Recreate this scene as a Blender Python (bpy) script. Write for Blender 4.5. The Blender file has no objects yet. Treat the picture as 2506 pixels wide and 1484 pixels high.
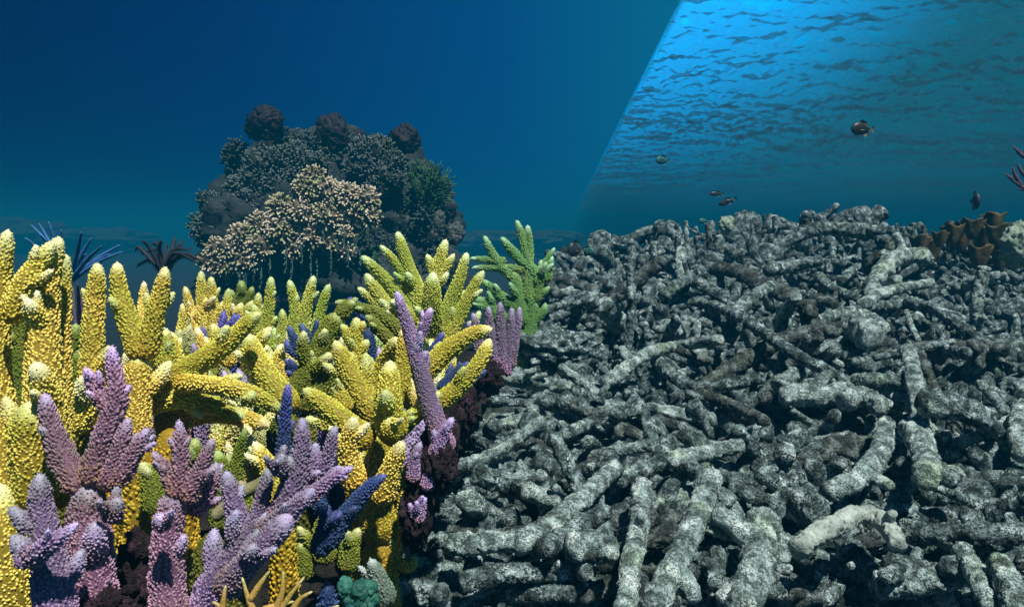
import bpy, math, random
import numpy as np
from mathutils import Vector, Matrix
random.seed(7)
RNG = np.random.default_rng(7)
R = math.radians
sc = bpy.context.scene
col = sc.collection

# ------------------------------------------------------------------ camera
F_PX, W_PX, H_PX = 1965.0, 2506.0, 1484.0      # focal length in the photo's display pixels
CAM = np.array((0.0, 0.0, 1.0))
PITCH = math.atan((742 - 560) / F_PX)
cam_d = bpy.data.cameras.new('camera')
cam = bpy.data.objects.new('camera', cam_d); col.objects.link(cam)
cam.location = CAM
cam.rotation_euler = (R(90) - PITCH, 0, 0)
cam_d.sensor_width = 36; cam_d.lens = 36 * F_PX / W_PX
cam_d.clip_start = 0.02; cam_d.clip_end = 400
sc.camera = cam
FW = np.array((0, math.cos(PITCH), -math.sin(PITCH)))
UP = np.array((0, math.sin(PITCH), math.cos(PITCH)))
RT = np.array((1.0, 0, 0))

def P(px, py, d):
    """world point seen at a photo position, d metres away along the view axis"""
    return CAM + d * (FW + RT * ((px - 1253) / F_PX) + UP * ((742 - py) / F_PX))

# boundary between living reef and dead rubble: a straight line on the sea bed
def dirpx(px, py): return FW + RT * ((px - 1253) / F_PX) + UP * ((742 - py) / F_PX)
SN = np.cross(dirpx(925, 1484), dirpx(1672, 0)); SN = SN / np.linalg.norm(SN)
if SN @ dirpx(2400, 700) < 0: SN = -SN           # positive = rubble side
def seam(p): return (np.asarray(p) - CAM) @ SN

# ------------------------------------------------------------------ world, sun, exposure
w = bpy.data.worlds.new('World'); sc.world = w; w.use_nodes = True
nt = w.node_tree; N = nt.nodes; L = nt.links
bg = N['Background']
SUN_EL, SUN_AZ = 62, 152                       # sun stands behind and left of the camera
tc = N.new('ShaderNodeTexCoord')
def wdot(v):
    n = N.new('ShaderNodeVectorMath'); n.operation = 'DOT_PRODUCT'
    L.new(tc.outputs['Generated'], n.inputs[0]); n.inputs[1].default_value = v
    return n.outputs['Value']
def wramp(src, stops, lo=None, hi=None):
    if lo is not None:
        m = N.new('ShaderNodeMapRange'); L.new(src, m.inputs[0])
        m.inputs[1].default_value = lo; m.inputs[2].default_value = hi; src = m.outputs[0]
    r = N.new('ShaderNodeValToRGB'); L.new(src, r.inputs[0])
    e = r.color_ramp.elements
    while len(e) < len(stops): e.new(0.5)
    for k, (p, c) in enumerate(stops): e[k].position = p; e[k].color = (*c, 1)
    return r.outputs[0]
def wmix(f, a, b):
    m = N.new('ShaderNodeMix'); m.data_type = 'RGBA'
    L.new(f, m.inputs[0]); L.new(a, m.inputs[6]); L.new(b, m.inputs[7]); return m.outputs[2]
# open water beyond the reef: dark to the left, lighter to the right, clearing over the rubble
left_c = wramp(wdot((1, 0, 0)), [(0.0, (0.0003, .008, .046)), (0.35, (0.0006, .020, .090)), (.72, (.001, .046, .150)), (1, (.002, .10, .19))], -.62, .22)
right_c = wramp(wdot((1, 0, 0)), [(0.0, (.001, .10, .20)), (0.5, (.001, .14, .22)), (1, (.001, .10, .16))], .05, .6)
sm = N.new('ShaderNodeMapRange'); L.new(wdot(tuple(SN)), sm.inputs[0])
sm.inputs[1].default_value = -.004; sm.inputs[2].default_value = .004
horiz = wmix(sm.outputs[0], left_c, right_c)
sky = N.new('ShaderNodeTexSky'); sky.sky_type = 'NISHITA'; sky.sun_disc = False
sky.sun_elevation = R(SUN_EL); sky.sun_rotation = R(SUN_AZ)
skt = N.new('ShaderNodeMix'); skt.data_type = 'RGBA'; skt.blend_type = 'MULTIPLY'; skt.inputs[0].default_value = 1
L.new(sky.outputs[0], skt.inputs[6]); skt.inputs[7].default_value = (.010, .022, .036, 1)   # daylight filtered by water
up = N.new('ShaderNodeMapRange'); L.new(wdot((0, 0, 1)), up.inputs[0])
up.inputs[1].default_value = .30; up.inputs[2].default_value = .75
fin = wmix(up.outputs[0], horiz, skt.outputs[2])
# added bright lobe, rubble side only, to light the ripples from behind
lob = N.new('ShaderNodeMapRange'); lob.interpolation_type = 'SMOOTHSTEP'
L.new(wdot(tuple(Vector((.05, .86, .52)).normalized())), lob.inputs[0])
lob.inputs[1].default_value = .855; lob.inputs[2].default_value = .99
lm = N.new('ShaderNodeMath'); lm.operation = 'MULTIPLY'; L.new(lob.outputs[0], lm.inputs[0]); L.new(sm.outputs[0], lm.inputs[1])
lc = N.new('ShaderNodeRGB'); lc.outputs[0].default_value = (.012, .70, 1.75, 1)
fin = wmix(lm.outputs[0], fin, lc.outputs[0])
L.new(fin, bg.inputs['Color']); bg.inputs['Strength'].default_value = 1.0

sun_d = bpy.data.lights.new('sun', 'SUN'); sun = bpy.data.objects.new('sun', sun_d); col.objects.link(sun)
sun_d.energy = 5.0; sun_d.angle = R(1.0); sun_d.color = (1, .95, .86)
from mathutils import Vector, Matrix
sdir = Vector((math.sin(R(SUN_AZ)) * math.cos(R(SUN_EL)), math.cos(R(SUN_AZ)) * math.cos(R(SUN_EL)), math.sin(R(SUN_EL))))
sun.rotation_euler = sdir.to_track_quat('Z', 'Y').to_euler(); sun.location = sdir * 30
sc.view_settings.view_transform = 'Standard'; sc.view_settings.look = 'None'
sc.view_settings.gamma = 1; sc.view_settings.exposure = 0.6
sc.cycles.max_bounces = 6; sc.cycles.volume_bounces = 0
sc.cycles.transparent_max_bounces = 8

# ------------------------------------------------------------------ helpers
def vnoise(p, seed=0):
    p = np.asarray(p, float); i = np.floor(p).astype(np.int64); f = p - i; f = f * f * (3 - 2 * f)
    def h(dx, dy, dz):
        n = (i[:, 0] + dx) * 374761393 + (i[:, 1] + dy) * 668265263 + (i[:, 2] + dz) * 2147483647 + seed * 1274126177
        n = (n ^ (n >> 13)) * 1274126177; n = n ^ (n >> 16)
        return (n & 0xffff) / 65535.0
    x, y, z = f.T
    a = h(0,0,0)*(1-x)+h(1,0,0)*x; b = h(0,1,0)*(1-x)+h(1,1,0)*x
    c = h(0,0,1)*(1-x)+h(1,0,1)*x; d = h(0,1,1)*(1-x)+h(1,1,1)*x
    return (a*(1-y)+b*y)*(1-z)+(c*(1-y)+d*y)*z
def fbm(p, freq, oct=3, seed=0):
    s = 0; a = 1; t = 0
    for k in range(oct):
        s = s + a * (vnoise(np.asarray(p) * freq + 17.3 * k + 100, seed + k) * 2 - 1); t += a; a *= .5; freq *= 2.03
    return s / t

def mesh_np(name, V, quads=None, tris=None, attr=None, smooth=True):
    me = bpy.data.meshes.new(name)
    V = np.ascontiguousarray(V, dtype=np.float32)
    q = np.zeros((0, 4), int) if quads is None else np.asarray(quads, int)
    t = np.zeros((0, 3), int) if tris is None else np.asarray(tris, int)
    me.vertices.add(len(V)); me.vertices.foreach_set('co', V.ravel())
    nl = q.size + t.size
    me.loops.add(nl); me.loops.foreach_set('vertex_index', np.concatenate([q.ravel(), t.ravel()]).astype(np.int32))
    me.polygons.add(len(q) + len(t))
    st = np.concatenate([np.arange(len(q)) * 4, len(q) * 4 + np.arange(len(t)) * 3]).astype(np.int32)
    me.polygons.foreach_set('loop_start', st)
    if smooth: me.polygons.foreach_set('use_smooth', np.ones(len(st), bool))
    if attr is not None:
        ca = me.color_attributes.new('cdat', 'FLOAT_COLOR', 'POINT')
        A = np.ones((len(V), 4), np.float32); A[:, :3] = attr; ca.data.foreach_set('color', A.ravel())
    me.update(calc_edges=True); me.validate()
    return me

class MB:
    def __init__(s): s.V = []; s.Q = []; s.T = []; s.A = []; s.n = 0
    def add(s, V, Q=None, T=None, A=(0, 1, .5)):
        V = np.asarray(V, float)
        s.V.append(V)
        if Q is not None and len(Q): s.Q.append(np.asarray(Q) + s.n)
        if T is not None and len(T): s.T.append(np.asarray(T) + s.n)
        A = np.asarray(A, float)
        s.A.append(np.broadcast_to(A, (len(V), 3)) if A.ndim == 1 else A); s.n += len(V)
    def build(s, name, mat, parent=None, org=None, smooth=True):
        V = np.concatenate(s.V)
        if org is None: org = np.zeros(3)
        me = mesh_np(name, V - org, np.concatenate(s.Q) if s.Q else None, np.concatenate(s.T) if s.T else None, np.concatenate(s.A), smooth)
        me.materials.append(mat)
        o = bpy.data.objects.new(name, me); col.objects.link(o)
        if parent is not None: o.parent = parent
        else: o.location = org
        return o

def tag(o, label=None, cat=None, group=None, kind=None):
    if label: o['label'] = label
    if cat: o['category'] = cat
    if group: o['group'] = group
    if kind: o['kind'] = kind
    return o
def empty(name, loc, label, cat, group=None):
    o = bpy.data.objects.new(name, None); col.objects.link(o); o.location = loc; o.empty_display_size = .02
    return tag(o, label, cat, group)

def resample(pts, rad, n):
    """Catmull-Rom through the control points; n samples evenly along the curve"""
    pts = np.asarray(pts, float); rad = np.asarray(rad, float)
    if len(pts) == 1: raise ValueError
    q = np.vstack([2*pts[0]-pts[1], pts, 2*pts[-1]-pts[-2]])
    out = []; ro = []
    m = 12
    for k in range(len(pts)-1):
        t = np.linspace(0, 1, m, endpoint=False)[:, None]
        p0, p1, p2, p3 = q[k], q[k+1], q[k+2], q[k+3]
        out.append(.5*((2*p1)+(-p0+p2)*t+(2*p0-5*p1+4*p2-p3)*t**2+(-p0+3*p1-3*p2+p3)*t**3))
        ro.append(rad[k]*(1-t[:, 0])+rad[k+1]*t[:, 0])
    out.append(pts[-1:]); ro.append(rad[-1:])
    c = np.concatenate(out); r = np.concatenate(ro)
    s = np.concatenate([[0], np.cumsum(np.linalg.norm(np.diff(c, axis=0), axis=1))])
    u = np.linspace(0, s[-1], n)
    return np.stack([np.interp(u, s, c[:, k]) for k in range(3)], 1), np.interp(u, s, r), s[-1]

def frames(c):
    T = np.gradient(c, axis=0); T /= np.linalg.norm(T, axis=1)[:, None] + 1e-12
    a = np.array((0, 0, 1.)) if abs(T[0][2]) < .9 else np.array((1., 0, 0))
    n = a - T[0]*(a@T[0]); n /= np.linalg.norm(n); Ns = [n]
    for k in range(1, len(c)):
        n = Ns[-1] - T[k]*(Ns[-1]@T[k]); n /= np.linalg.norm(n)+1e-12; Ns.append(n)
    Nn = np.array(Ns); return T, Nn, np.cross(T, Nn)

def tube(mb, pts, rad, seg=16, n=24, tip='round', base='open', rough=0, rfreq=30, seed=0, A=None, sq=1.0):
    c, r, Ls = resample(pts, rad, n)
    u = np.linspace(0, Ls, n)
    r = r.copy()
    if tip == 'round':
        e = (Ls-u)/np.maximum(rad[-1]*2.0, 1e-6); r *= np.sqrt(np.clip(1-(1-np.clip(e, 0, 1))**2, 0, 1))
    if tip == 'blunt':
        e = (Ls-u)/np.maximum(rad[-1]*.22, 1e-6); r *= np.sqrt(np.clip(1-.5*(1-np.clip(e, 0, 1))**2, 0, 1))
    if base == 'round':
        e = u/np.maximum(rad[0]*1.0, 1e-6); r *= np.sqrt(np.clip(1-(1-np.clip(e, 0, 1))**2, 0, 1))
    if base == 'blunt':
        e = u/np.maximum(rad[0]*.22, 1e-6); r *= np.sqrt(np.clip(1-.5*(1-np.clip(e, 0, 1))**2, 0, 1))
    T, Nn, B = frames(c)
    th = np.linspace(0, 2*np.pi, seg, endpoint=False)
    D = Nn[:, None]*np.cos(th)[None, :, None] + B[:, None]*np.sin(th)[None, :, None]*sq
    V = c[:, None] + D*r[:, None, None]
    Vf = V.reshape(-1, 3)
    if rough:
        nn = fbm(Vf, rfreq, 3, seed) ; n2 = fbm(Vf, rfreq*4, 2, seed+9)
        amp = np.repeat(r, seg)
        Vf = Vf + D.reshape(-1, 3)*(amp*(rough*nn*1.5+rough*(.8 if rough > .2 else .5)*n2))[:, None]
        Vf = Vf + 0
    i = np.arange(n-1)[:, None]*seg; j = np.arange(seg)[None]; j2 = (j+1) % seg
    Q = np.stack([i+j, i+j2, i+seg+j2, i+seg+j], -1).reshape(-1, 4)
    V2 = np.vstack([Vf, c[:1] - (T[0]*r[0]*.2)[None], c[-1:]+(T[-1]*r[-1]*.15)[None]])
    k0 = n*seg; k1 = k0+1
    jj = np.arange(seg); Tr = np.concatenate([np.stack([np.full(seg, k0), (jj+1) % seg, jj], 1),
        np.stack([np.full(seg, k1), (n-1)*seg+jj, (n-1)*seg+(jj+1) % seg], 1)])
    if A is None: a = (0, 1, .5)
    elif callable(A):
        a = A(np.append(np.repeat(u, seg), [0, Ls]), Ls)
    else: a = A
    mb.add(V2, Q, Tr, a)
    return c, r, T, Nn, B, u, Ls, (rough, rfreq, seed)

# ------------------------------------------------------------------ materials
def pmat(name, rough=.6):
    m = bpy.data.materials.new(name); m.use_nodes = True
    b = m.node_tree.nodes['Principled BSDF']; b.inputs['Roughness'].default_value = rough
    b.inputs['Specular IOR Level'].default_value = .25
    return m, m.node_tree.nodes, m.node_tree.links, b
def n_noise(N, L, vec, scale, detail=4, rough=.6):
    n = N.new('ShaderNodeTexNoise'); n.inputs['Scale'].default_value = scale
    n.inputs['Detail'].default_value = detail; n.inputs['Roughness'].default_value = rough
    L.new(vec, n.inputs['Vector']); return n.outputs['Fac']
def n_ramp(N, L, f, stops):
    r = N.new('ShaderNodeValToRGB'); L.new(f, r.inputs[0]); e = r.color_ramp.elements
    while len(e) < len(stops): e.new(.5)
    for k, (p, c) in enumerate(stops): e[k].position = p; e[k].color = (*c, 1) if len(c) == 3 else c
    return r.outputs[0]
def n_mix(N, L, f, a, b, mode='MIX'):
    m = N.new('ShaderNodeMix'); m.data_type = 'RGBA'; m.blend_type = mode
    for s, v in ((0, f), (6, a), (7, b)):
        if hasattr(v, 'is_linked') or hasattr(v, 'links'): L.new(v, m.inputs[s])
        elif s == 0: m.inputs[0].default_value = v
        else: m.inputs[s].default_value = (*v, 1)
    return m.outputs[2]
def n_bump(N, L, b, h, strength, dist, prev=None):
    bp = N.new('ShaderNodeBump'); bp.inputs['Strength'].default_value = strength; bp.inputs['Distance'].default_value = dist
    L.new(h, bp.inputs['Height'])
    if prev is not None: L.new(prev, bp.inputs['Normal'])
    L.new(bp.outputs[0], b.inputs['Normal']); return bp.outputs[0]

def coral_mat(name, body, gap, tip, foot, tip_at=.8, olive=(.52, .66, .42)):
    m, N, L, b = pmat(name, .55)
    at = N.new('ShaderNodeAttribute'); at.attribute_name = 'cdat'
    sp = N.new('ShaderNodeSeparateColor'); L.new(at.outputs['Color'], sp.inputs[0])
    geo = N.new('ShaderNodeNewGeometry')
    nz = n_noise(N, L, geo.outputs['Position'], 22, 3)
    nz2 = n_noise(N, L, geo.outputs['Position'], 160, 2)
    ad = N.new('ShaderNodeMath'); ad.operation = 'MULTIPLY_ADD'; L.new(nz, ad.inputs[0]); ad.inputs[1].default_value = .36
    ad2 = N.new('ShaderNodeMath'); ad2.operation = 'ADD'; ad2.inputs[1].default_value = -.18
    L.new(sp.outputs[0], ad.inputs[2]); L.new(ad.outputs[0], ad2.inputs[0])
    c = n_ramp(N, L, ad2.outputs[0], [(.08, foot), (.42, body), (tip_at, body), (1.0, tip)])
    lo = n_noise(N, L, geo.outputs['Position'], 9, 3)
    c = n_mix(N, L, n_ramp(N, L, lo, [(.42, (0, 0, 0)), (.60, (.95, .95, .95))]), c, n_mix(N, L, 1.0, c, olive, 'MULTIPLY'))
    hv = N.new('ShaderNodeHueSaturation'); L.new(c, hv.inputs['Color'])
    mr = N.new('ShaderNodeMapRange'); L.new(sp.outputs[2], mr.inputs[0]); mr.inputs[3].default_value = .485; mr.inputs[4].default_value = .518
    L.new(mr.outputs[0], hv.inputs['Hue'])
    mv = N.new('ShaderNodeMapRange'); L.new(nz2, mv.inputs[0]); mv.inputs[1].default_value = .3; mv.inputs[2].default_value = .7
    mv.inputs[3].default_value = .75; mv.inputs[4].default_value = 1.2; L.new(mv.outputs[0], hv.inputs['Value'])
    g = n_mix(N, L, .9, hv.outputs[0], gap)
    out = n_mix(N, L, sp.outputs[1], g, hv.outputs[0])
    L.new(out, b.inputs['Base Color'])
    n_bump(N, L, b, n_noise(N, L, geo.outputs['Position'], 600, 2), .35, .002)
    b.inputs['Subsurface Weight'].default_value = 0
    return m

M = {}
M['yellow'] = coral_mat('yellow_coral', (.84, .70, .14), (.20, .14, .01), (.90, .86, .50), (.62, .36, .02), .74)
M['lime'] = coral_mat('yellow_green_coral', (.60, .62, .12), (.16, .17, .02), (.76, .88, .52), (.62, .42, .04), .72)
M['olive'] = coral_mat('olive_coral', (.24, .27, .03), (.07, .08, .01), (.60, .62, .30), (.16, .14, .02))  # olive corals, and yellow ones whose shade is put into the colour
M['green'] = coral_mat('green_coral', (.20, .38, .12), (.05, .13, .04), (.40, .64, .42), (.26, .34, .06), .66)
M['purple'] = coral_mat('purple_coral', (.40, .24, .36), (.12, .05, .10), (.54, .42, .74), (.58, .25, .14), .76)
M['violet'] = coral_mat('violet_coral', (.34, .24, .43), (.10, .06, .14), (.50, .42, .76), (.48, .24, .22), .76)
M['blue'] = coral_mat('blue_coral', (.06, .10, .30), (.015, .03, .10), (.14, .14, .52), (.03, .07, .16))
M['grey'] = coral_mat('grey_green_coral', (.22, .28, .26), (.07, .09, .08), (.45, .5, .55), (.10, .14, .10))
M['teal'] = coral_mat('teal_sponge', (.015, .10, .09), (.01, .04, .04), (.05, .22, .18), (.01, .05, .04))
M['twig'] = coral_mat('tan_twig', (.52, .30, .09), (.3, .15, .04), (.62, .52, .28), (.3, .12, .03))

def rock_mat(name, stops, scale=30, spk=(.010, .016, .014), spk_amt=.96, pit=1.0, tint=None, smooth_mask=False):
    m, N, L, b = pmat(name, .85)
    tcn = N.new('ShaderNodeTexCoord'); oi = N.new('ShaderNodeObjectInfo')
    v = tcn.outputs['Object']
    geo = N.new('ShaderNodeNewGeometry'); v = geo.outputs['Position']
    a = n_noise(N, L, v, scale, 5, .65)
    c = n_ramp(N, L, a, stops)
    # speckle of dark turf algae and pale crust
    s1 = n_noise(N, L, v, scale*7, 3, .7)
    m1 = n_ramp(N, L, s1, [(.485, (0, 0, 0)), (.53, (1, 1, 1))])
    s2 = n_noise(N, L, v, scale*1.7, 3, .6)
    m2 = n_ramp(N, L, s2, [(.38, (0, 0, 0)), (.54, (spk_amt,)*3)])
    mm = N.new('ShaderNodeMath'); mm.operation = 'MULTIPLY'; L.new(m1, mm.inputs[0]); L.new(m2, mm.inputs[1])
    c = n_mix(N, L, mm.outputs[0], c, spk)
    vo = N.new('ShaderNodeTexVoronoi'); vo.inputs['Scale'].default_value = scale*5; L.new(v, vo.inputs['Vector'])
    pits = n_ramp(N, L, vo.outputs['Distance'], [(.10, (0, 0, 0)), (.28, (1, 1, 1))])
    c2 = n_mix(N, L, 1.0, c, n_mix(N, L, .55, (1, 1, 1), pits), 'MULTIPLY')
    if tint:
        s3 = n_noise(N, L, v, scale*.22, 2, .5)
        f3 = n_ramp(N, L, s3, [(.56, (0, 0, 0)), (.72, (.45, .45, .45))])
        c2 = n_mix(N, L, f3, c2, n_mix(N, L, 1.0, c2, tint, 'MULTIPLY'))
    L.new(c2, b.inputs['Base Color'])
    p1 = n_bump(N, L, b, a, .8, .012)
    p2 = n_bump(N, L, b, s1, 1.0*pit, .010, p1)
    n_bump(N, L, b, pits, .8*pit, .004, p2)
    return m
M['dead'] = rock_mat('dead_coral', [(.34, (.012, .024, .024)), (.45, (.08, .125, .125)), (.55, (.27, .39, .39)), (.66, (.68, .85, .85))], 42, tint=(.85, .95, .55))
M['litter'] = rock_mat('fine_dead_coral', [(.34, (.008, .018, .019)), (.45, (.065, .105, .105)), (.55, (.23, .33, .335)), (.67, (.58, .74, .74))], 42)
M['dead_pale'] = rock_mat('pale_dead_coral', [(.31, (.04, .065, .06)), (.43, (.16, .23, .22)), (.53, (.40, .55, .53)), (.65, (.74, .89, .86))], 40, spk_amt=.7, tint=(.95, 1, .5))
M['dead_dark'] = rock_mat('algae_dead_coral', [(.3, (.008, .015, .015)), (.48, (.06, .08, .075)), (.66, (.28, .36, .35))], 38, spk_amt=.8, tint=(.9, 1, .5))
M['dead_smooth'] = rock_mat('fleshy_dead_coral', [(.3, (.10, .13, .12)), (.5, (.24, .30, .27)), (.72, (.44, .52, .47))], 18, spk_amt=.25, pit=.3)
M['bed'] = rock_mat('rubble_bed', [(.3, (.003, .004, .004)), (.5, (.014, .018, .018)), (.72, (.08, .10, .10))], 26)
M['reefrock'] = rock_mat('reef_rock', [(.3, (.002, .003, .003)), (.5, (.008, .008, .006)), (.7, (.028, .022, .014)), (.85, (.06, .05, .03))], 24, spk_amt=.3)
M['maroon'] = rock_mat('maroon_crust', [(.3, (.006, .004, .006)), (.5, (.022, .010, .014)), (.66, (.07, .035, .06)), (.82, (.20, .13, .28))], 40, spk_amt=.5)
M['bommie'] = rock_mat('bommie_rock', [(.3, (.003, .006, .007)), (.5, (.012, .02, .022)), (.7, (.05, .065, .065))], 6)
M['sand'] = rock_mat('sea_bed_sand_water_tint', [(.3, (.004, .03, .045)), (.5, (.006, .05, .07)), (.7, (.012, .08, .10))], 3, spk_amt=.2)  # blue of the water haze is put into the sand colour
def plain(name, c1, c2, scale=20, rough=.7):
    m, N, L, b = pmat(name, rough); geo = N.new('ShaderNodeNewGeometry')
    f = n_noise(N, L, geo.outputs['Position'], scale, 4, .6)
    L.new(n_ramp(N, L, f, [(.3, c1), (.7, c2)]), b.inputs['Base Color'])
    n_bump(N, L, b, f, .4, .3/scale); return m
M['soft_tan'] = coral_mat('soft_coral_tan', (.30, .25, .17), (.08, .07, .05), (.66, .60, .48), (.08, .07, .05), .66)
M['soft_grey'] = coral_mat('soft_coral_grey', (.045, .06, .064), (.015, .02, .02), (.13, .17, .175), (.05, .05, .05), .6)
M['soft_green'] = coral_mat('soft_coral_green', (.02, .07, .03), (.01, .03, .01), (.05, .15, .05), (.01, .02, .01), .6)
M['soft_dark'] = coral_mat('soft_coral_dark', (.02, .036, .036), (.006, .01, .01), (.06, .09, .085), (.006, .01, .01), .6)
M['frond'] = coral_mat('frond_teal', (.04, .09, .08), (.02, .04, .04), (.09, .18, .15), (.02, .05, .04), .6)
M['crimson'] = plain('dark_purple_sponge', (.001, .001, .003), (.007, .003, .009), 14)
M['bluearm'] = plain('blue_feather_star', (.02, .08, .22), (.04, .14, .34), 30)
M['blackarm'] = plain('black_feather_star', (.006, .008, .014), (.03, .035, .05), 40)
M['orange'] = plain('orange_leaf_coral', (.018, .020, .010), (.10, .08, .03), 34)
M['sponge'] = plain('grey_green_sponge', (.10, .16, .12), (.26, .32, .26), 40, .9)
M['mauve'] = plain('mauve_branch', (.03, .02, .04), (.09, .06, .10), 60)
M['fish_dark'] = plain('dark_fish_skin', (.008, .012, .02), (.03, .04, .05), 60, .4)
M['fish_brown'] = plain('brown_fish_skin', (.006, .009, .009), (.02, .022, .02), 60, .4)
M['fish_yellow'] = plain('yellow_fin', (.05, .05, .02), (.10, .09, .03), 60, .4)
M['fish_teal'] = plain('teal_fish_skin', (.02, .08, .08), (.04, .14, .13), 60, .4)
M['eye'] = plain('eye', (.002, .002, .002), (.004, .004, .004), 10, .15)

# ------------------------------------------------------------------ sea bed
def ridge_row(px):
    return np.interp(px, [1250, 1380, 1500, 1650, 1800, 2100, 2300, 2506, 2800], [695, 652, 632, 616, 590, 570, 592, 630, 640])
def h_right(x, y):
    x = np.asarray(x, float); y = np.asarray(y, float)
    d = np.maximum(y, .05)
    px = 1253 + x/d*F_PX
    topz = 1.0 - (ridge_row(px) - 560)/F_PX*3.7
    t = np.clip((d-1.0)/2.7, -.5, 1)
    z = .50 + (topz-.50)*np.where(t > 0, t, t*.6)
    far = np.clip((d-3.9)/2.2, 0, 1); far = far*far*(3-2*far)
    return z*(1-far) + .25*far
def h_left(x, y):
    d = np.maximum(np.asarray(y, float), .05)
    z = np.interp(d, [0, .5, .9, 1.4, 2.2, 3.2, 5, 9, 40], [.52, .55, .60, .66, .66, .42, .18, .10, .12])
    return z + 0*np.asarray(x)
def relief(x, y, k=1):
    p = np.stack([x.ravel(), y.ravel(), 0*x.ravel()], 1)
    return (fbm(p, 3.2, 3, 3)*.05 + fbm(p, 11, 3, 5)*.028).reshape(x.shape)
def hR(x, y):
    x = np.atleast_1d(np.asarray(x, float)); y = np.atleast_1d(np.asarray(y, float)); return h_right(x, y)+relief(x, y)*np.clip(y, .5, 1.5)
def hL(x, y):
    x = np.atleast_1d(np.asarray(x, float)); y = np.atleast_1d(np.asarray(y, float)); return h_left(x, y)+relief(x, y)
def hit(px, py, lift=0.0, hf=None):
    """where the sight line meets the bed raised by lift"""
    hf = hf or hR
    d = np.concatenate([np.linspace(.35, 6, 700)])
    v = dirpx(px, py)
    p = CAM + d[:, None]*v
    g = p[:, 2] - (hf(p[:, 0], p[:, 1]) + lift)
    k = np.argmax(g < 0)
    if g[k] >= 0: k = int(np.argmin(g[:500]))
    return d[k]

def bed(name, hf, mat, side, label_):
    # sight-independent fan grid: fine near the photographer, coarse far away
    nu, nd = 420, 420
    az = np.linspace(-1.25, 1.25, nu) ; dd = np.exp(np.linspace(math.log(.22), math.log(120), nd))
    # radial density boosted for the first 5 m
    dd = np.concatenate([np.exp(np.linspace(math.log(.22), math.log(5), nd)), np.exp(np.linspace(math.log(5.2), math.log(150), 60))])
    Y, X = np.meshgrid(dd, np.tan(az), indexing='ij'); X = X*Y
    Z = hf(X, Y)
    fine = np.stack([X.ravel(), Y.ravel(), Z.ravel()], 1)
    ff = (fbm(fine, 26, 3, 11)*.022+fbm(fine, 70, 2, 12)*.008).reshape(X.shape)*np.clip(1.4-Y/6, 0, 1)
    Z = Z+ff-(.055 if side > 0 else 0)
    V = np.stack([X, Y, Z], -1).reshape(-1, 3)
    m = X.shape[1]; i = np.arange(len(dd)-1)[:, None]*m; j = np.arange(m-1)[None]
    Q = np.stack([i+j, i+j+1, i+m+j+1, i+m+j], -1).reshape(-1, 4)
    s = seam(V); keep = (s[Q]*side).max(1) > 0
    Q = Q[keep]
    used = np.unique(Q); mp = np.zeros(len(V), int); mp[used] = np.arange(len(used))
    mb = MB(); mb.add(V[used], mp[Q]); o = mb.build(name, mat); o['kind'] = 'structure'; return o
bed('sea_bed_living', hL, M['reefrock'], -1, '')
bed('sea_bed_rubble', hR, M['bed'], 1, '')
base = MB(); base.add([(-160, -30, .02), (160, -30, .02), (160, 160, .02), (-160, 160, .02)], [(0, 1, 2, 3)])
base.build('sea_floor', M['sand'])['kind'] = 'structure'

# ------------------------------------------------------------------ water surface over the rubble, seen from below
def water_surface():
    zt = 2.35
    y0, y1 = 3.7, 70
    ys = np.exp(np.linspace(math.log(y0), math.log(y1), 620))
    us = np.linspace(0, 1, 620)
    # left edge follows the boundary plane at this height
    xl = (-(SN[1]*ys + SN[2]*(zt-1.0)))/SN[0]
    xr = ys*.85
    X = xl[:, None] + (xr-xl)[:, None]*us[None]; Y = np.repeat(ys[:, None], len(us), 1)
    p = np.stack([X.ravel(), Y.ravel(), 0*X.ravel()], 1)
    q = p*np.array((1.0, 1.0, 1))
    wv = fbm(q*np.array((1, 1.1, 1)), 1.1, 2, 31)*.06 + fbm(q*np.array((1, 1.05, 1)), 4.6, 3, 41)*.066 + fbm(q*np.array((1, 1, 1)), 13, 2, 51)*.042
    wv = wv*(.6+.8*vnoise(q*.55+40, 61))+fbm(q*np.array((1, 1.6, 1)), .45, 2, 71)*.05
    Z = zt + wv.reshape(X.shape)
    V = np.stack([X, Y, Z], -1).reshape(-1, 3)
    m = len(us); i = np.arange(len(ys)-1)[:, None]*m; j = np.arange(m-1)[None]
    Q = np.stack([i+j, i+j+1, i+m+j+1, i+m+j], -1).reshape(-1, 4)
    mat = bpy.data.materials.new('rippled_water'); mat.use_nodes = True
    Nn = mat.node_tree.nodes; Ll = mat.node_tree.links
    for n in list(Nn):
        if n.type != 'OUTPUT_MATERIAL': Nn.remove(n)
    g = Nn.new('ShaderNodeBsdfGlass'); g.inputs['IOR'].default_value = 1.15; g.inputs['Roughness'].default_value = .08
    tr = Nn.new('ShaderNodeBsdfTransparent'); mx = Nn.new('ShaderNodeMixShader'); mx.inputs[0].default_value = .38
    Ll.new(tr.outputs[0], mx.inputs[1]); Ll.new(g.outputs[0], mx.inputs[2])
    Ll.new(mx.outputs[0], [n for n in Nn if n.type == 'OUTPUT_MATERIAL'][0].inputs[0])
    mb = MB(); mb.add(V, Q); o = mb.build('water_surface', mat); o['kind'] = 'structure'
water_surface()

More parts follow.
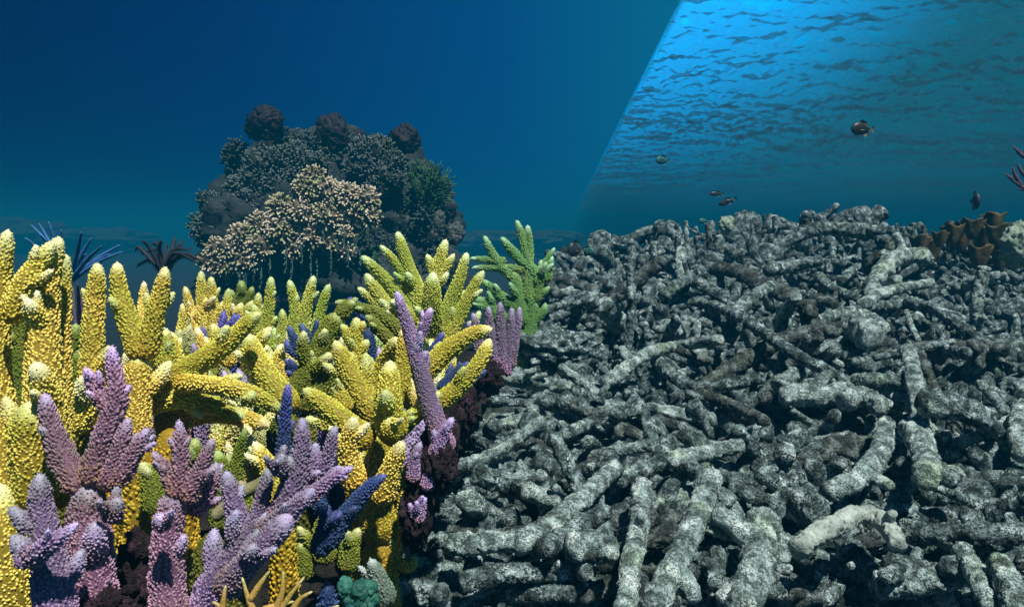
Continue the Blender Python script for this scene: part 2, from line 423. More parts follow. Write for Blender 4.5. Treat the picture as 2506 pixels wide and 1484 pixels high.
# ------------------------------------------------------------------ living branching corals
def nubs(mb, c, r, T, Nn, B, u, Ls, disp, sp, amp, tipf, seed, rv):
    """rows of little raised cups spiralling round a branch"""
    rng = np.random.default_rng(seed)
    area = np.trapezoid(2*np.pi*r, u) if hasattr(np, 'trapezoid') else np.trapz(2*np.pi*r, u)
    n = int(area/(sp*sp*.9)); n = min(n, 6000)
    if n < 4: return
    cum = np.concatenate([[0], np.cumsum((r[1:]+r[:-1])*.5*np.diff(u))]); cum /= cum[-1]
    s = (np.arange(n)+.5)/n
    uu = np.interp(s, cum, u); th = np.arange(n)*2.399963 + rng.normal(0, .12, n)
    uu = np.clip(uu + rng.normal(0, sp*.15, n), 0, Ls)
    I = lambda A: np.stack([np.interp(uu, u, A[:, k]) for k in range(3)], 1)
    cc, tt, n1, b1 = I(c), I(T), I(Nn), I(B); rr = np.interp(uu, u, r)
    D = n1*np.cos(th)[:, None]+b1*np.sin(th)[:, None]; D /= np.linalg.norm(D, axis=1)[:, None]
    if disp and disp[0]:
        S0 = cc + D*rr[:, None]; rg_, fq_, sd_ = disp
        rr = rr*(1 + rg_*1.6*fbm(S0, fq_, 3, sd_) + rg_*.5*fbm(S0, fq_*4, 2, sd_+9))
    ax = D*.76 + tt*.70; ax /= np.linalg.norm(ax, axis=1)[:, None]
    k = rng.uniform(.72, 1.25, n); near = np.clip((Ls-uu)/(sp*5), .45, 1)
    rad = sp*.47*k*near; ht = sp*amp*k*rng.uniform(.8, 1.2, n)*near
    e1 = np.cross(ax, tt); e1 /= np.linalg.norm(e1, axis=1)[:, None]+1e-9; e2 = np.cross(ax, e1)
    org = cc + D*(rr*.95)[:, None] - ax*(ht*.3)[:, None]
    a6 = np.linspace(0, 2*np.pi, 6, endpoint=False)
    ring = e1[:, None]*np.cos(a6)[None, :, None]+e2[:, None]*np.sin(a6)[None, :, None]
    rings = []
    for hh, rf in ((0, 1.0), (.75, .80), (1.15, .42)):
        rings.append(org[:, None]+ax[:, None]*(ht*hh)[:, None, None]+ring*(rad*rf)[:, None, None])
    top = (org+ax*(ht*1.28)[:, None])[:, None]
    V = np.concatenate(rings+[top], 1)                         # n,19,3
    j = np.arange(6); j2 = (j+1) % 6
    q = np.concatenate([np.stack([j, j2, 6+j2, 6+j], 1), np.stack([6+j, 6+j2, 12+j2, 12+j], 1)])
    t = np.stack([12+j, 12+j2, np.full(6, 18)], 1)
    off = (np.arange(n)*19)[:, None, None]
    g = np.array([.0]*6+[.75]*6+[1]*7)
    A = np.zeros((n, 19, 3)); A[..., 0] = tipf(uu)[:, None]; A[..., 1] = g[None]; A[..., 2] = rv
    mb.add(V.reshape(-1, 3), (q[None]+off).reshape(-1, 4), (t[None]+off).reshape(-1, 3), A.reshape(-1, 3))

NC = [0]
def branch(parent, pts, r0, r1, d, mat, org, sp=11, amp=.75, name='branch', foot=0.0, t0=0.13, rough=.07, tiplen=45):
    """pts: photo positions (px, py[, d]); radii and spacing given in photo pixels at distance d"""
    NC[0] += 1
    W = [P(p[0], p[1], p[2] if len(p) > 2 else d) for p in pts]
    k = d/F_PX; r0 *= .70; r1 *= .58; sp *= .64
    n_p = len(pts)
    rad = [(r0+(r1-r0)*(i/(n_p-1))**.9)*k for i in range(n_p)]
    ln = sum(np.linalg.norm(np.subtract(W[i+1], W[i])) for i in range(n_p-1))
    # ease to a rounded, slightly conical tip
    rv = random.random()
    tl = tiplen*k
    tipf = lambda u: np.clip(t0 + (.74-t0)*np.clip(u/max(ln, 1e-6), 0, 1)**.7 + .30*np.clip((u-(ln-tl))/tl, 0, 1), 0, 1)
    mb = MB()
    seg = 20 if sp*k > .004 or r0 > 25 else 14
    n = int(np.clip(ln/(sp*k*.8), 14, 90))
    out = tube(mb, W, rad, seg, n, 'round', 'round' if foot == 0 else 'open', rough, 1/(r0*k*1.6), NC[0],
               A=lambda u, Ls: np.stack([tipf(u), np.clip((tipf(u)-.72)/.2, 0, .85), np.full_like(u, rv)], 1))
    nubs(mb, *out, sp*k, amp, tipf, NC[0], rv)
    rs = random.Random(NC[0]*7)
    for q in range(0 if r0 < 16 else rs.choice([1, 2, 2, 3])):
        c_, r_, T_, N_, B_, u_, L_ = out[:7]; i_ = rs.randrange(int(len(c_)*.25), max(int(len(c_)*.75), int(len(c_)*.25)+1)); a_ = rs.uniform(0, 6.28)
        dv = N_[i_]*math.cos(a_)+B_[i_]*math.sin(a_)+T_[i_]*.9; dv /= np.linalg.norm(dv); q0 = r_[i_]*rs.uniform(.4, .6); ll = r_[i_]*rs.uniform(1.7, 3.0)
        tf = lambda u, z=u_[i_]/L_: np.clip(.35+.3*z+.5*u/max(ll, 1e-6), 0, 1)
        o2 = tube(mb, [c_[i_], c_[i_]+dv*ll*.6, c_[i_]+dv*ll+T_[i_]*ll*.25], [q0*1.2, q0, q0*.6], 14, 16, 'round', 'open', rough, .6/q0, NC[0]+q,
               A=lambda u, Ls: np.stack([tf(u), np.clip((tf(u)-.72)/.2, 0, .85), 0*u+rv], 1))
        nubs(mb, *o2, sp*k, amp, tf, NC[0]+q+1, rv)
    return mb.build(name, mat, parent, org)

def colony(name, label, cat, mat, d, root, branches, sp=11, amp=.75, trunk_r=None, group=None, **kw):
    m = M[mat]
    rp = P(root[0], root[1], root[2] if len(root) > 2 else d)
    gz = float(hL(rp[0], rp[1])[0])
    org = np.array((rp[0], rp[1], min(gz, rp[2]-.01)))
    e = empty(name, org, label, cat, group)
    for b in branches:
        dd = b[3] if len(b) > 3 and b[3] else d
        branch(e, b[0], b[1], b[2], dd, m, org, sp, amp, **kw)
    tr = (trunk_r or max(b[1] for b in branches))*d/F_PX*.72
    if trunk_r == 0: return e
    mb = MB()
    out = tube(mb, [org-(0, 0, .05), org*.5+rp*.5, rp], [tr*1.3, tr*1.05, tr*.85], 24, 40, 'round', 'open', .12, 1/(tr*1.6), int(tr*1e5) % 97,
         A=lambda u, L_: np.stack([.08+0*u, 0*u, 0*u+.5], 1))
    nubs(mb, *out, sp*d/F_PX, amp, lambda u: .12+0*u, 5, .5)
    mb.build('stem', m, e, org)
    return e

# ---- front row
colony('staghorn_coral', 'huge thick golden yellow coral columns filling the left edge', 'coral', 'yellow', .64, (60, 1340), [
    ([(10, 1480), (0, 1100), (-14, 850), (0, 700), (20, 560)], 80, 24),
    ([(125, 1250), (112, 1050), (108, 900), (108, 780), (120, 670), (146, 578)], 84, 30),
    ([(20, 790, .62), (60, 690, .62), (135, 590, .63)], 40, 28),
    ([(152, 1150, .67), (152, 950, .67), (156, 760, .67), (163, 622, .67)], 40, 18),
    ([(104, 800, .60), (64, 732, .58)], 30, 24),
    ([(125, 1000, .59), (85, 885, .57)], 44, 32),
    ([(90, 1240, .60), (70, 1060, .585), (78, 980, .58)], 80, 40),
    ([(30, 1600, .60), (5, 1350, .58), (-10, 1180, .58)], 95, 60),
], sp=13.5, amp=.72, trunk_r=110, tiplen=90)
colony('staghorn_coral', 'two pointed yellow coral fingers forking into a V, behind the purple coral', 'coral', 'yellow', .82, (330, 1080), [
    ([(325, 1080), (335, 940), (345, 860)], 58, 48),
    ([(350, 880), (312, 780), (290, 700), (287, 640)], 46, 19),
    ([(352, 880), (375, 790), (394, 710), (406, 652)], 42, 19),
    ([(345, 820, .9), (350, 740, .92), (353, 688, .92)], 22, 12),
    ([(370, 800, .9), (382, 730, .92), (388, 695, .92)], 16, 10),
    ([(405, 960, .9), (410, 860, .9), (400, 800, .9)], 45, 22),
], sp=12, trunk_r=62)
colony('staghorn_coral', 'single upright yellow coral finger with a small pale spur on its left side', 'coral', 'yellow', .84, (235, 1040), [
    ([(235, 1060), (225, 920), (228, 800), (236, 700), (239, 642)], 52, 22),
    ([(232, 760), (200, 704)], 18, 10),
], sp=12, trunk_r=52)
colony('staghorn_coral', 'long yellow coral arm leaning up to the right across the middle of the reef', 'coral', 'yellow', .86, (420, 1040), [
    ([(330, 975), (440, 915), (550, 845), (600, 795), (638, 764)], 48, 22),
    ([(720, 1010, .9), (660, 930, .9), (618, 860, .9), (600, 815, .9)], 55, 36),
    ([(430, 935, .84), (540, 945, .82), (620, 965, .82), (690, 1005, .83)], 30, 26),
    ([(600, 985, .8), (622, 960, .79)], 30, 24),
    ([(330, 1000, .86), (450, 975, .85), (600, 1020, .86)], 40, 30),
    ([(380, 1040, .88), (520, 1010, .88), (660, 1040, .88)], 44, 30),
    ([(170, 1060, .80), (215, 990, .80), (232, 960, .8)], 55, 30),
], sp=11, trunk_r=70)
colony('staghorn_coral', 'broad yellow coral with many thick pale tipped arms in the centre of the living reef', 'coral', 'yellow', .86, (930, 1300), [
    ([(930, 1330), (925, 1180), (925, 1040)], 74, 60),
    ([(940, 1040), (885, 960), (845, 890), (818, 832)], 58, 20),
    ([(975, 1000), (985, 900), (990, 798)], 40, 19),
    ([(905, 960, .9), (935, 890, .9), (972, 825, .88)], 30, 22),
    ([(965, 1080, .80), (950, 990, .79), (952, 930, .79), (955, 880, .79)], 58, 24),
    ([(1020, 930, .9), (1090, 860, .9), (1150, 820, .9), (1205, 803, .9)], 42, 22),
    ([(1060, 995, .86), (1120, 950, .86), (1170, 890, .86), (1200, 828, .87)], 36, 22),
    ([(940, 1080, .82), (1010, 1020, .81), (1078, 958, .80)], 34, 19),
    ([(910, 1090, .80), (830, 1020, .79), (742, 950, .79)], 52, 22),
    ([(840, 1020, .83), (800, 985, .83), (780, 960, .83)], 30, 18),
    ([(850, 1010, .84), (830, 960, .84), (812, 948, .84)], 30, 18),
    ([(872, 1200, .76), (852, 1100, .75), (868, 1018, .74)], 42, 21),
    ([(930, 1230, .78), (960, 1140, .77), (985, 1078, .76)], 44, 20),
    ([(950, 1060, .77), (960, 1022, .76)], 30, 24),
    ([(985, 1330), (990, 1240), (975, 1130)], 40, 30),
    ([(900, 1250), (905, 1150), (935, 1100)], 50, 40),
    ([(940, 1400), (960, 1340), (975, 1285)], 30, 18),
    ([(1000, 1400), (990, 1300), (1000, 1240)], 36, 20),
], sp=10.5, trunk_r=55)
colony('staghorn_coral', 'stubby yellow coral knob with three blunt fingers below the dark gap', 'coral', 'yellow', .88, (870, 960), [
    ([(885, 980), (872, 870), (872, 775)], 34, 20),
    ([(870, 850), (850, 815), (835, 792)], 22, 14),
    ([(875, 870), (895, 840), (903, 832)], 20, 15),
    ([(880, 810), (892, 785)], 20, 12),
], sp=10)
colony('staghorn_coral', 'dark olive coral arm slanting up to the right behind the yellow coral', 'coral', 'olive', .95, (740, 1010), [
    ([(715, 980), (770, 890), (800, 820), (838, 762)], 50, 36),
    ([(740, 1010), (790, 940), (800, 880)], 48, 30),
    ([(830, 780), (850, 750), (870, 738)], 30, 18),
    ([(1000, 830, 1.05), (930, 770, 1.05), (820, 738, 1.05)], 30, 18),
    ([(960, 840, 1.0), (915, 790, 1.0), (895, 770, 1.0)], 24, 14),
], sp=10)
colony('staghorn_coral', 'shaded olive yellow coral thicket seen through the gaps between the tall columns, far left', 'coral', 'olive', .86, (120, 1100), [  # olive stands in for yellow in shade: the shade is in the colour
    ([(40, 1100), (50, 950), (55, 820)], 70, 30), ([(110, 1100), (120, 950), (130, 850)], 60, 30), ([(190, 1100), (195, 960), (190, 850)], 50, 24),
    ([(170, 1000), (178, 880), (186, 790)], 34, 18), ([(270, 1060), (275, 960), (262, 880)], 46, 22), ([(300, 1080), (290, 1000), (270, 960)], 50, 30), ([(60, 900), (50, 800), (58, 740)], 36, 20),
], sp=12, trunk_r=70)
colony('staghorn_coral', 'low shaded yellow coral mass in the dark hollow behind the narrow purple coral', 'coral', 'olive', .78, (520, 1300), [  # yellow coral with its shade painted in, by the dark olive colour
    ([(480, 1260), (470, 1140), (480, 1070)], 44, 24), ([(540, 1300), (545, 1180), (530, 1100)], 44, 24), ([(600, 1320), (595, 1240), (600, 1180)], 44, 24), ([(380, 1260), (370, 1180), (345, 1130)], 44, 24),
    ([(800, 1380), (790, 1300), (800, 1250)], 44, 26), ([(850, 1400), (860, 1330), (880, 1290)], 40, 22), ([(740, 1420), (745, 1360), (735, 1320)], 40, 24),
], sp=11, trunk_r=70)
# ---- purple corals of the front
colony('staghorn_coral', 'large purple coral with five spiky fingers on a pink trunk, front left', 'coral', 'purple', .56, (225, 1500), [
    ([(235, 1560), (225, 1400), (215, 1260), (215, 1170)], 84, 66),
    ([(200, 1210), (155, 1120), (125, 1040), (108, 960)], 56, 21),
    ([(215, 1190), (255, 1080), (285, 970), (278, 900), (273, 844)], 50, 16),
    ([(275, 1010), (240, 955), (207, 898)], 36, 16),
    ([(255, 1200), (290, 1110), (315, 1020)], 48, 18),
    ([(280, 1190), (325, 1110), (364, 1045)], 40, 16),
    ([(270, 1270, .55), (290, 1220, .54)], 40, 26),
], sp=13.5, amp=.95, trunk_r=96, rough=.16, tiplen=90)
colony('staghorn_coral', 'single blunt pale purple coral finger with a bluish side spur, in the bottom left corner', 'coral', 'violet', .52, (130, 1560), [
    ([(140, 1600), (130, 1450), (115, 1330), (100, 1230), (97, 1156)], 84, 26),
    ([(70, 1370, .50), (130, 1325, .49), (192, 1278, .50)], 34, 14),
    ([(60, 1390, .5), (50, 1345, .5)], 30, 20),
], sp=14, amp=.9, trunk_r=96, rough=.16, tiplen=90)
colony('staghorn_coral', 'narrow purple coral with three short fingers above an orange pink trunk', 'coral', 'purple', .58, (415, 1520), [
    ([(420, 1560), (410, 1420), (412, 1290), (432, 1190)], 68, 46),
    ([(432, 1220), (442, 1120), (438, 1026)], 42, 15),
    ([(430, 1200), (400, 1140), (372, 1104)], 28, 12),
    ([(450, 1230), (490, 1150), (522, 1072)], 38, 16),
    ([(470, 1260, .60), (515, 1190, .60), (530, 1130, .6)], 36, 20),
    ([(400, 1290, .55), (385, 1260, .54)], 36, 22),
], sp=13, amp=.95, trunk_r=76, rough=.18, tiplen=80)
colony('staghorn_coral', 'wide spreading lilac coral with upright fingers and one low arm to the right', 'coral', 'violet', .60, (520, 1500), [
    ([(470, 1560), (520, 1440), (600, 1330), (680, 1250)], 64, 50),
    ([(590, 1370), (580, 1270), (562, 1190), (553, 1150)], 44, 18),
    ([(600, 1350), (635, 1250), (650, 1190), (658, 1140)], 38, 16),
    ([(540, 1450, .57), (620, 1360, .56), (700, 1275, .56), (716, 1262, .56)], 50, 26),
    ([(690, 1290), (720, 1180), (738, 1090), (740, 1020)], 58, 18),
    ([(700, 1200, .61), (765, 1130, .62), (772, 1080, .62)], 34, 13),
    ([(760, 1220, .62), (798, 1130, .62), (822, 1040, .62)], 32, 16),
    ([(740, 1230, .6), (800, 1180, .6), (864, 1141, .6)], 30, 13),
    ([(640, 1310, .58), (710, 1250, .57), (770, 1195, .57)], 40, 20),
    ([(680, 1160, .59), (690, 1110, .58)], 34, 18),
], sp=12.5, amp=.9, trunk_r=76, rough=.15, tiplen=80)
colony('staghorn_coral', 'deep blue coral arm pointing right, under the lilac coral', 'coral', 'blue', .66, (800, 1420), [
    ([(790, 1340), (845, 1260), (900, 1195), (945, 1161)], 40, 15),
    ([(780, 1360), (800, 1290), (835, 1250)], 40, 22),
], sp=12, amp=.85, trunk_r=30)
colony('staghorn_coral', 'upright dark blue coral finger between the yellow arm and the lilac coral', 'coral', 'blue', .74, (692, 1240), [
    ([(690, 1260), (692, 1130), (698, 1020), (706, 938)], 32, 13),
], sp=12, amp=.8)
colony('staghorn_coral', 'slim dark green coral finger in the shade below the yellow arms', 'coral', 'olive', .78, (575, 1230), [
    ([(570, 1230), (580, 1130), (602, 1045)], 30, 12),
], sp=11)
colony('staghorn_coral', 'lumpy yellow coral stub just above the lilac coral', 'coral', 'yellow', .70, (690, 1260), [
    ([(700, 1260), (660, 1150), (620, 1080)], 44, 24),
    ([(690, 1200), (685, 1140), (672, 1125)], 34, 20),
], sp=12)
colony('staghorn_coral', 'long slender violet coral leaning left with a short side branch, over the yellow coral', 'coral', 'violet', .80, (1085, 1130), [
    ([(1095, 1110), (1065, 1030), (1035, 930), (1005, 820), (985, 760), (970, 712)], 44, 14),
    ([(1010, 860), (1035, 805), (1056, 752)], 24, 15),
    ([(1015, 900), (1048, 858)], 22, 16),
], sp=9, amp=.7, trunk_r=0)
colony('staghorn_coral', 'row of slim violet coral fingers beside the boundary, below the green coral', 'coral', 'violet', 1.35, (1195, 900), [
    ([(1180, 880), (1165, 800), (1157, 765)], 16, 11),
    ([(1215, 900), (1200, 800), (1195, 748)], 18, 11),
    ([(1235, 910), (1226, 800), (1224, 738)], 20, 12),
    ([(1240, 920), (1250, 820), (1252, 752)], 18, 12),
    ([(1250, 900), (1265, 810), (1272, 750)], 15, 10),
    ([(1190, 900), (1160, 830), (1145, 785)], 15, 9),
], sp=8, amp=.7, trunk_r=0)
colony('staghorn_coral', 'cluster of small dark blue coral fingers curling among yellow branches', 'coral', 'blue', 1.1, (745, 960), [
    ([(775, 890), (735, 872), (708, 850), (700, 830)], 20, 13),
    ([(760, 890), (752, 830), (735, 790)], 22, 13),
    ([(740, 870), (715, 820), (705, 796)], 16, 11),
    ([(775, 860), (772, 810), (778, 780)], 16, 9),
    ([(740, 930), (712, 905), (700, 888)], 24, 16),
], sp=9, trunk_r=26)
colony('staghorn_coral', 'small dark blue coral fingers peeping out beneath the yellow green bush', 'coral', 'blue', 1.1, (1100, 1000), [
    ([(1040, 900), (1065, 850), (1085, 812)], 20, 11),
    ([(1075, 960), (1110, 920), (1150, 885)], 26, 14),
    ([(1100, 1000), (1150, 930), (1190, 905)], 26, 14),
], sp=9, trunk_r=0)
colony('staghorn_coral', 'lone blue coral tip just left of the yellow green bush', 'coral', 'blue', 1.1, (900, 800), [
    ([(900, 790), (872, 748), (850, 728)], 22, 13),
], sp=9, trunk_r=24)
colony('staghorn_coral', 'tiny bluish violet coral stubs between the V shaped fingers and the long arm', 'coral', 'violet', 1.0, (440, 960), [
    ([(440, 930), (410, 890), (392, 868)], 20, 12),
    ([(420, 910), (425, 880), (432, 872)], 18, 11),
    ([(480, 900), (478, 865), (472, 838)], 18, 9),
], sp=9, trunk_r=26)
# ---- back rows
colony('staghorn_coral', 'bushy yellow green coral fanning out in front of the reef mound', 'coral', 'lime', 1.45, (1065, 880), [
    ([(1060, 860), (1010, 770), (950, 690), (884, 626)], 34, 16),
    ([(1055, 800), (1010, 720), (975, 650), (930, 600)], 28, 10),
    ([(1050, 780), (1018, 700), (992, 630), (972, 566)], 34, 15),
    ([(1060, 780), (1062, 700), (1078, 630), (1092, 585)], 32, 14),
    ([(1070, 690), (1052, 640), (1044, 622)], 18, 11),
    ([(1075, 680), (1100, 640), (1112, 620)], 16, 9),
    ([(1070, 860), (1095, 760), (1125, 680), (1143, 617)], 34, 14),
    ([(1080, 870), (1115, 790), (1155, 710), (1184, 662)], 34, 14),
    ([(1050, 860), (980, 790), (920, 740), (875, 703)], 30, 12),
    ([(1040, 850), (960, 760), (915, 700), (895, 668)], 36, 16),
    ([(1050, 870), (975, 810), (905, 780), (878, 764)], 30, 14),
    ([(1055, 820, 1.38), (1055, 740, 1.34), (1060, 665, 1.33)], 42, 20),
    ([(1040, 780), (1030, 710), (1005, 670)], 26, 14),
    ([(1060, 900), (1000, 850), (930, 830), (900, 800)], 26, 12),
    ([(1085, 880), (1140, 830), (1175, 760)], 26, 12),
    ([(1010, 800, 1.38), (970, 745, 1.36), (962, 730, 1.36)], 34, 20),
], sp=8.2, amp=.75, trunk_r=48, tiplen=40)
colony('staghorn_coral', 'open green coral with tall twin fingers standing against blue water', 'coral', 'green', 2.1, (1270, 800), [
    ([(1290, 740), (1295, 660), (1280, 590), (1264, 538)], 22, 11),
    ([(1290, 700), (1296, 620), (1291, 550)], 17, 11),
    ([(1330, 690), (1290, 650), (1250, 610), (1226, 580)], 24, 12),
    ([(1270, 690), (1225, 650), (1200, 610), (1184, 576)], 20, 10),
    ([(1290, 660), (1220, 655), (1155, 655)], 16, 9),
    ([(1240, 640), (1190, 635), (1150, 632)], 14, 8),
    ([(1280, 800), (1270, 730), (1262, 685), (1252, 656)], 30, 14),
    ([(1300, 790), (1300, 720), (1285, 670)], 22, 12),
    ([(1310, 740), (1322, 680), (1325, 635)], 20, 10),
    ([(1335, 690), (1345, 650), (1352, 625)], 18, 8),
    ([(1300, 690), (1335, 640), (1358, 605)], 14, 6),
    ([(1270, 760), (1220, 720), (1180, 685)], 24, 12),
    ([(1240, 790), (1190, 745), (1160, 730)], 28, 14),
    ([(1310, 700), (1330, 655), (1330, 642)], 24, 17),
    ([(1290, 730), (1330, 715), (1345, 700)], 16, 9),
    ([(1300, 790), (1330, 760), (1335, 740)], 18, 10),
    ([(1290, 850), (1300, 790), (1310, 730)], 30, 16),
], sp=7, amp=.7, trunk_r=34, tiplen=35)
colony('staghorn_coral', 'low yellow coral clump with blunt fingers, left of the hill foot', 'coral', 'yellow', 1.6, (500, 850), [
    ([(505, 860), (495, 760), (492, 662)], 30, 13), ([(515, 850), (520, 760), (516, 676)], 28, 13),
    ([(495, 850), (470, 770), (452, 700)], 24, 11), ([(530, 850), (550, 780), (560, 705)], 26, 12),
    ([(500, 840), (480, 790), (462, 740)], 22, 12), ([(540, 850), (575, 790), (592, 740)], 26, 15),
    ([(525, 790), (540, 755), (548, 735)], 16, 9), ([(480, 790), (505, 740), (508, 725)], 26, 14),
    ([(560, 840), (595, 780), (620, 735)], 26, 14), ([(600, 850), (625, 790), (633, 715)], 24, 13),
    ([(440, 840), (450, 780), (448, 740)], 22, 12),
], sp=8, trunk_r=50, tiplen=40)
colony('staghorn_coral', 'dark green tufted coral behind the low yellow clump', 'coral', 'olive', 1.75, (590, 820), [
    ([(590, 790), (592, 730), (590, 685)], 26, 15), ([(595, 760), (612, 720), (618, 700)], 18, 9),
    ([(585, 770), (570, 730), (566, 708)], 18, 9),
], sp=8, trunk_r=30)
for k, (lab, tips) in enumerate([
    ('row of three upright yellow coral fingers against the dark foot of the hill', [((650, 850), (658, 760), (664, 676), 24, 14), ((690, 850), (722, 770), (708, 684), 24, 14), ((735, 850), (748, 760), (768, 674), 28, 14),
        ((770, 840), (785, 760), (806, 694), 22, 13), ((680, 850), (692, 800), (690, 755), 22, 12), ((640, 850), (636, 790), (618, 745), 26, 14), ((710, 850), (735, 800), (750, 775), 26, 14), ((650, 880), (670, 830), (672, 800), 24, 14)])]):
    colony('staghorn_coral', lab, 'coral', 'lime', 1.4, (710, 920), [([a, b, c], r0, r1) for a, b, c, r0, r1 in tips], sp=8.5, trunk_r=60, tiplen=40)
colony('staghorn_coral', 'half hidden yellow coral stubs filling the hollow left of the olive arm', 'coral', 'yellow', 1.2, (560, 960), [
    ([(440, 940), (430, 860), (415, 810)], 30, 16), ([(520, 900), (530, 830), (520, 790)], 30, 15), ([(600, 900), (640, 830), (665, 800)], 28, 15),
    ([(640, 940), (680, 880), (690, 840)], 30, 16), ([(480, 930), (500, 870), (480, 800)], 28, 14), ([(400, 900), (380, 850), (365, 800)], 30, 15),
    ([(560, 900), (560, 840), (545, 820)], 30, 18), ([(700, 960), (690, 900), (665, 870)], 30, 18),
], sp=9, trunk_r=70)
colony('staghorn_coral', 'grey green coral spike at the foot of the boundary line', 'coral', 'grey', .80, (1040, 1420), [
    ([(1000, 1370), (1003, 1290), (1010, 1205)], 30, 12),
], sp=10, trunk_r=0)
colony('staghorn_coral', 'blunt grey lilac coral finger leaning left above the teal sponge', 'coral', 'grey', .66, (980, 1500), [
    ([(950, 1480), (930, 1420), (905, 1365)], 40, 22),
], sp=12, amp=.8, trunk_r=0)
colony('staghorn_coral', 'short olive yellow coral finger in the dark beside the boundary', 'coral', 'olive', .84, (1045, 1300), [
    ([(1015, 1310), (1030, 1240), (1042, 1185)], 26, 14),
], sp=10, trunk_r=0)

def sprig(seed, mat, sp=.0042):
    rs = random.Random(seed); e = empty('staghorn_coral', (0, 0, 0), 'x', 'coral')
    for q in range(rs.randint(6, 9)):
        a = rs.uniform(0, 6.28); t = rs.uniform(.1, .75); L_ = rs.uniform(.07, .13); r = rs.uniform(.0075, .012)
        dv = np.array((math.cos(a)*t, math.sin(a)*t, 1)); dv /= np.linalg.norm(dv)
        mid = dv*L_*.55+np.array((0, 0, -.01)); end = dv*L_+np.array((0, 0, .02))
        mb = MB(); rv = rs.random(); tf = lambda u: np.clip(.12+.5*u/L_+.22*np.clip((u-L_*.8)/(L_*.2), 0, 1), 0, 1)
        o = tube(mb, [(0, 0, -.03), mid, end], [r*1.4, r, r*.55], 12, 18, 'round', 'open', .08, 40, seed+q, A=lambda u, Ls: np.stack([tf(u), np.clip((tf(u)-.72)/.2, 0, .85), 0*u+rv], 1))
        nubs(mb, *o, sp, .75, tf, seed+q, rv); mb.build('branch', M[mat], e, np.zeros(3))
    return e
def copy_tree(o):
    c = o.copy(); col.objects.link(c)
    for ch in [x for x in col.objects if x.parent == o]:
        k2 = ch.copy(); col.objects.link(k2); k2.parent = c
    return c
sp_lab = {'olive': 'small dull olive coral sprig growing low in a gap between the larger corals', 'yellow': 'small golden coral sprig growing low in a gap between the larger corals', 'lime': 'small lime green coral sprig growing low in a gap between the larger corals', 'violet': 'small violet coral sprig growing low in a gap between the larger corals', 'blue': 'small dark blue coral sprig growing low in a gap between the larger corals'}
sp_grp = {k: 'small ' + k + ' coral sprigs in the gaps' for k in sp_lab}
sproto = {m: [sprig(40+i*7+j, m) for j in range(2)] for i, m in enumerate(['olive', 'yellow', 'lime', 'violet', 'blue'])}
used_ = set(); rs_ = random.Random(99)
for px, py in [(30, 760), (90, 800), (180, 780), (200, 860), (270, 880), (300, 960), (150, 950), (390, 820), (420, 900), (470, 860), (520, 900), (460, 780), (560, 780), (610, 760), (640, 830), (700, 790), (740, 840), (680, 900), (800, 800), (760, 760), (850, 800), (900, 860), (940, 800), (1000, 850), (1080, 900), (1120, 850), (1150, 930), (1100, 960),
               (1060, 1010), (1000, 960), (860, 900), (820, 940), (560, 980), (620, 1040), (500, 1050), (420, 1060), (540, 1120), (640, 1130), (600, 1200), (740, 1060), (780, 1120), (900, 1000), (1020, 1090), (720, 980), (340, 1050), (830, 1250), (1200, 800), (1230, 830), (1180, 740), (1140, 760), (980, 1180), (960, 1010)]:
    d = hit(px, py, .05, hL); p = P(px, py, d)
    if seam(p) > -.04 or d > 1.75: continue
    m = rs_.choice(['olive', 'olive', 'yellow', 'yellow', 'lime', 'violet', 'blue'] if d > 1 else ['olive', 'olive', 'yellow', 'blue'])
    src = rs_.choice(sproto[m]); o = src if src not in used_ else copy_tree(src); used_.add(src)
    z = float(hL(p[0], p[1])[0]); s_ = rs_.uniform(.6, 1.0)*min(1.2, .6+.4*d)
    o.location = (p[0], p[1], z+.02); o.scale = (s_,)*3; o.rotation_euler = (rs_.gauss(0, .15), rs_.gauss(0, .15), rs_.uniform(0, 6.28))
    tag(o, sp_lab[m], 'coral', sp_grp[m])
for l_ in sproto.values():
    for o in l_:
        if o not in used_:
            for ch in [x for x in list(col.objects) if x.parent == o]: bpy.data.objects.remove(ch)
            bpy.data.objects.remove(o)

def lump(mb, c, r, seed, amp=.25, freq=None, seg=40, rings=26, A=(0.3, 1, .5), f2=.08):
    th = np.linspace(0, np.pi, rings)[:, None]; ph = np.linspace(0, 2*np.pi, seg, endpoint=False)[None]
    D = np.stack([np.sin(th)*np.cos(ph), np.sin(th)*np.sin(ph), np.cos(th)+0*ph], -1).reshape(-1, 3)
    c = np.asarray(c, float); r = np.asarray(r, float)*np.ones(3)
    fq = freq or 1.6
    n = fbm(D*fq + seed*3.1, 1.0, 3, seed); n2 = fbm(D*fq*4 + seed, 1.0, 3, seed+5)
    V = c + D*r*(1+amp*n*1.8+f2*n2*2)[:, None]
    i = np.arange(rings-1)[:, None]*seg; j = np.arange(seg)[None]; j2 = (j+1) % seg
    Q = np.stack([i+j, i+seg+j, i+seg+j2, i+j2], -1).reshape(-1, 4)
    mb.add(V, Q, None, A); return V
def solid(name, label, cat, mat, items, group=None, kind=None, **kw):
    mb = MB(); c0 = np.asarray(items[0][0], float)
    for k, (c, r) in enumerate(items): lump(mb, c, r, k+int(abs(c[0])*977) % 91, **kw)
    o = mb.build(name, M[mat], None, c0); tag(o, label, cat, group, kind); return o

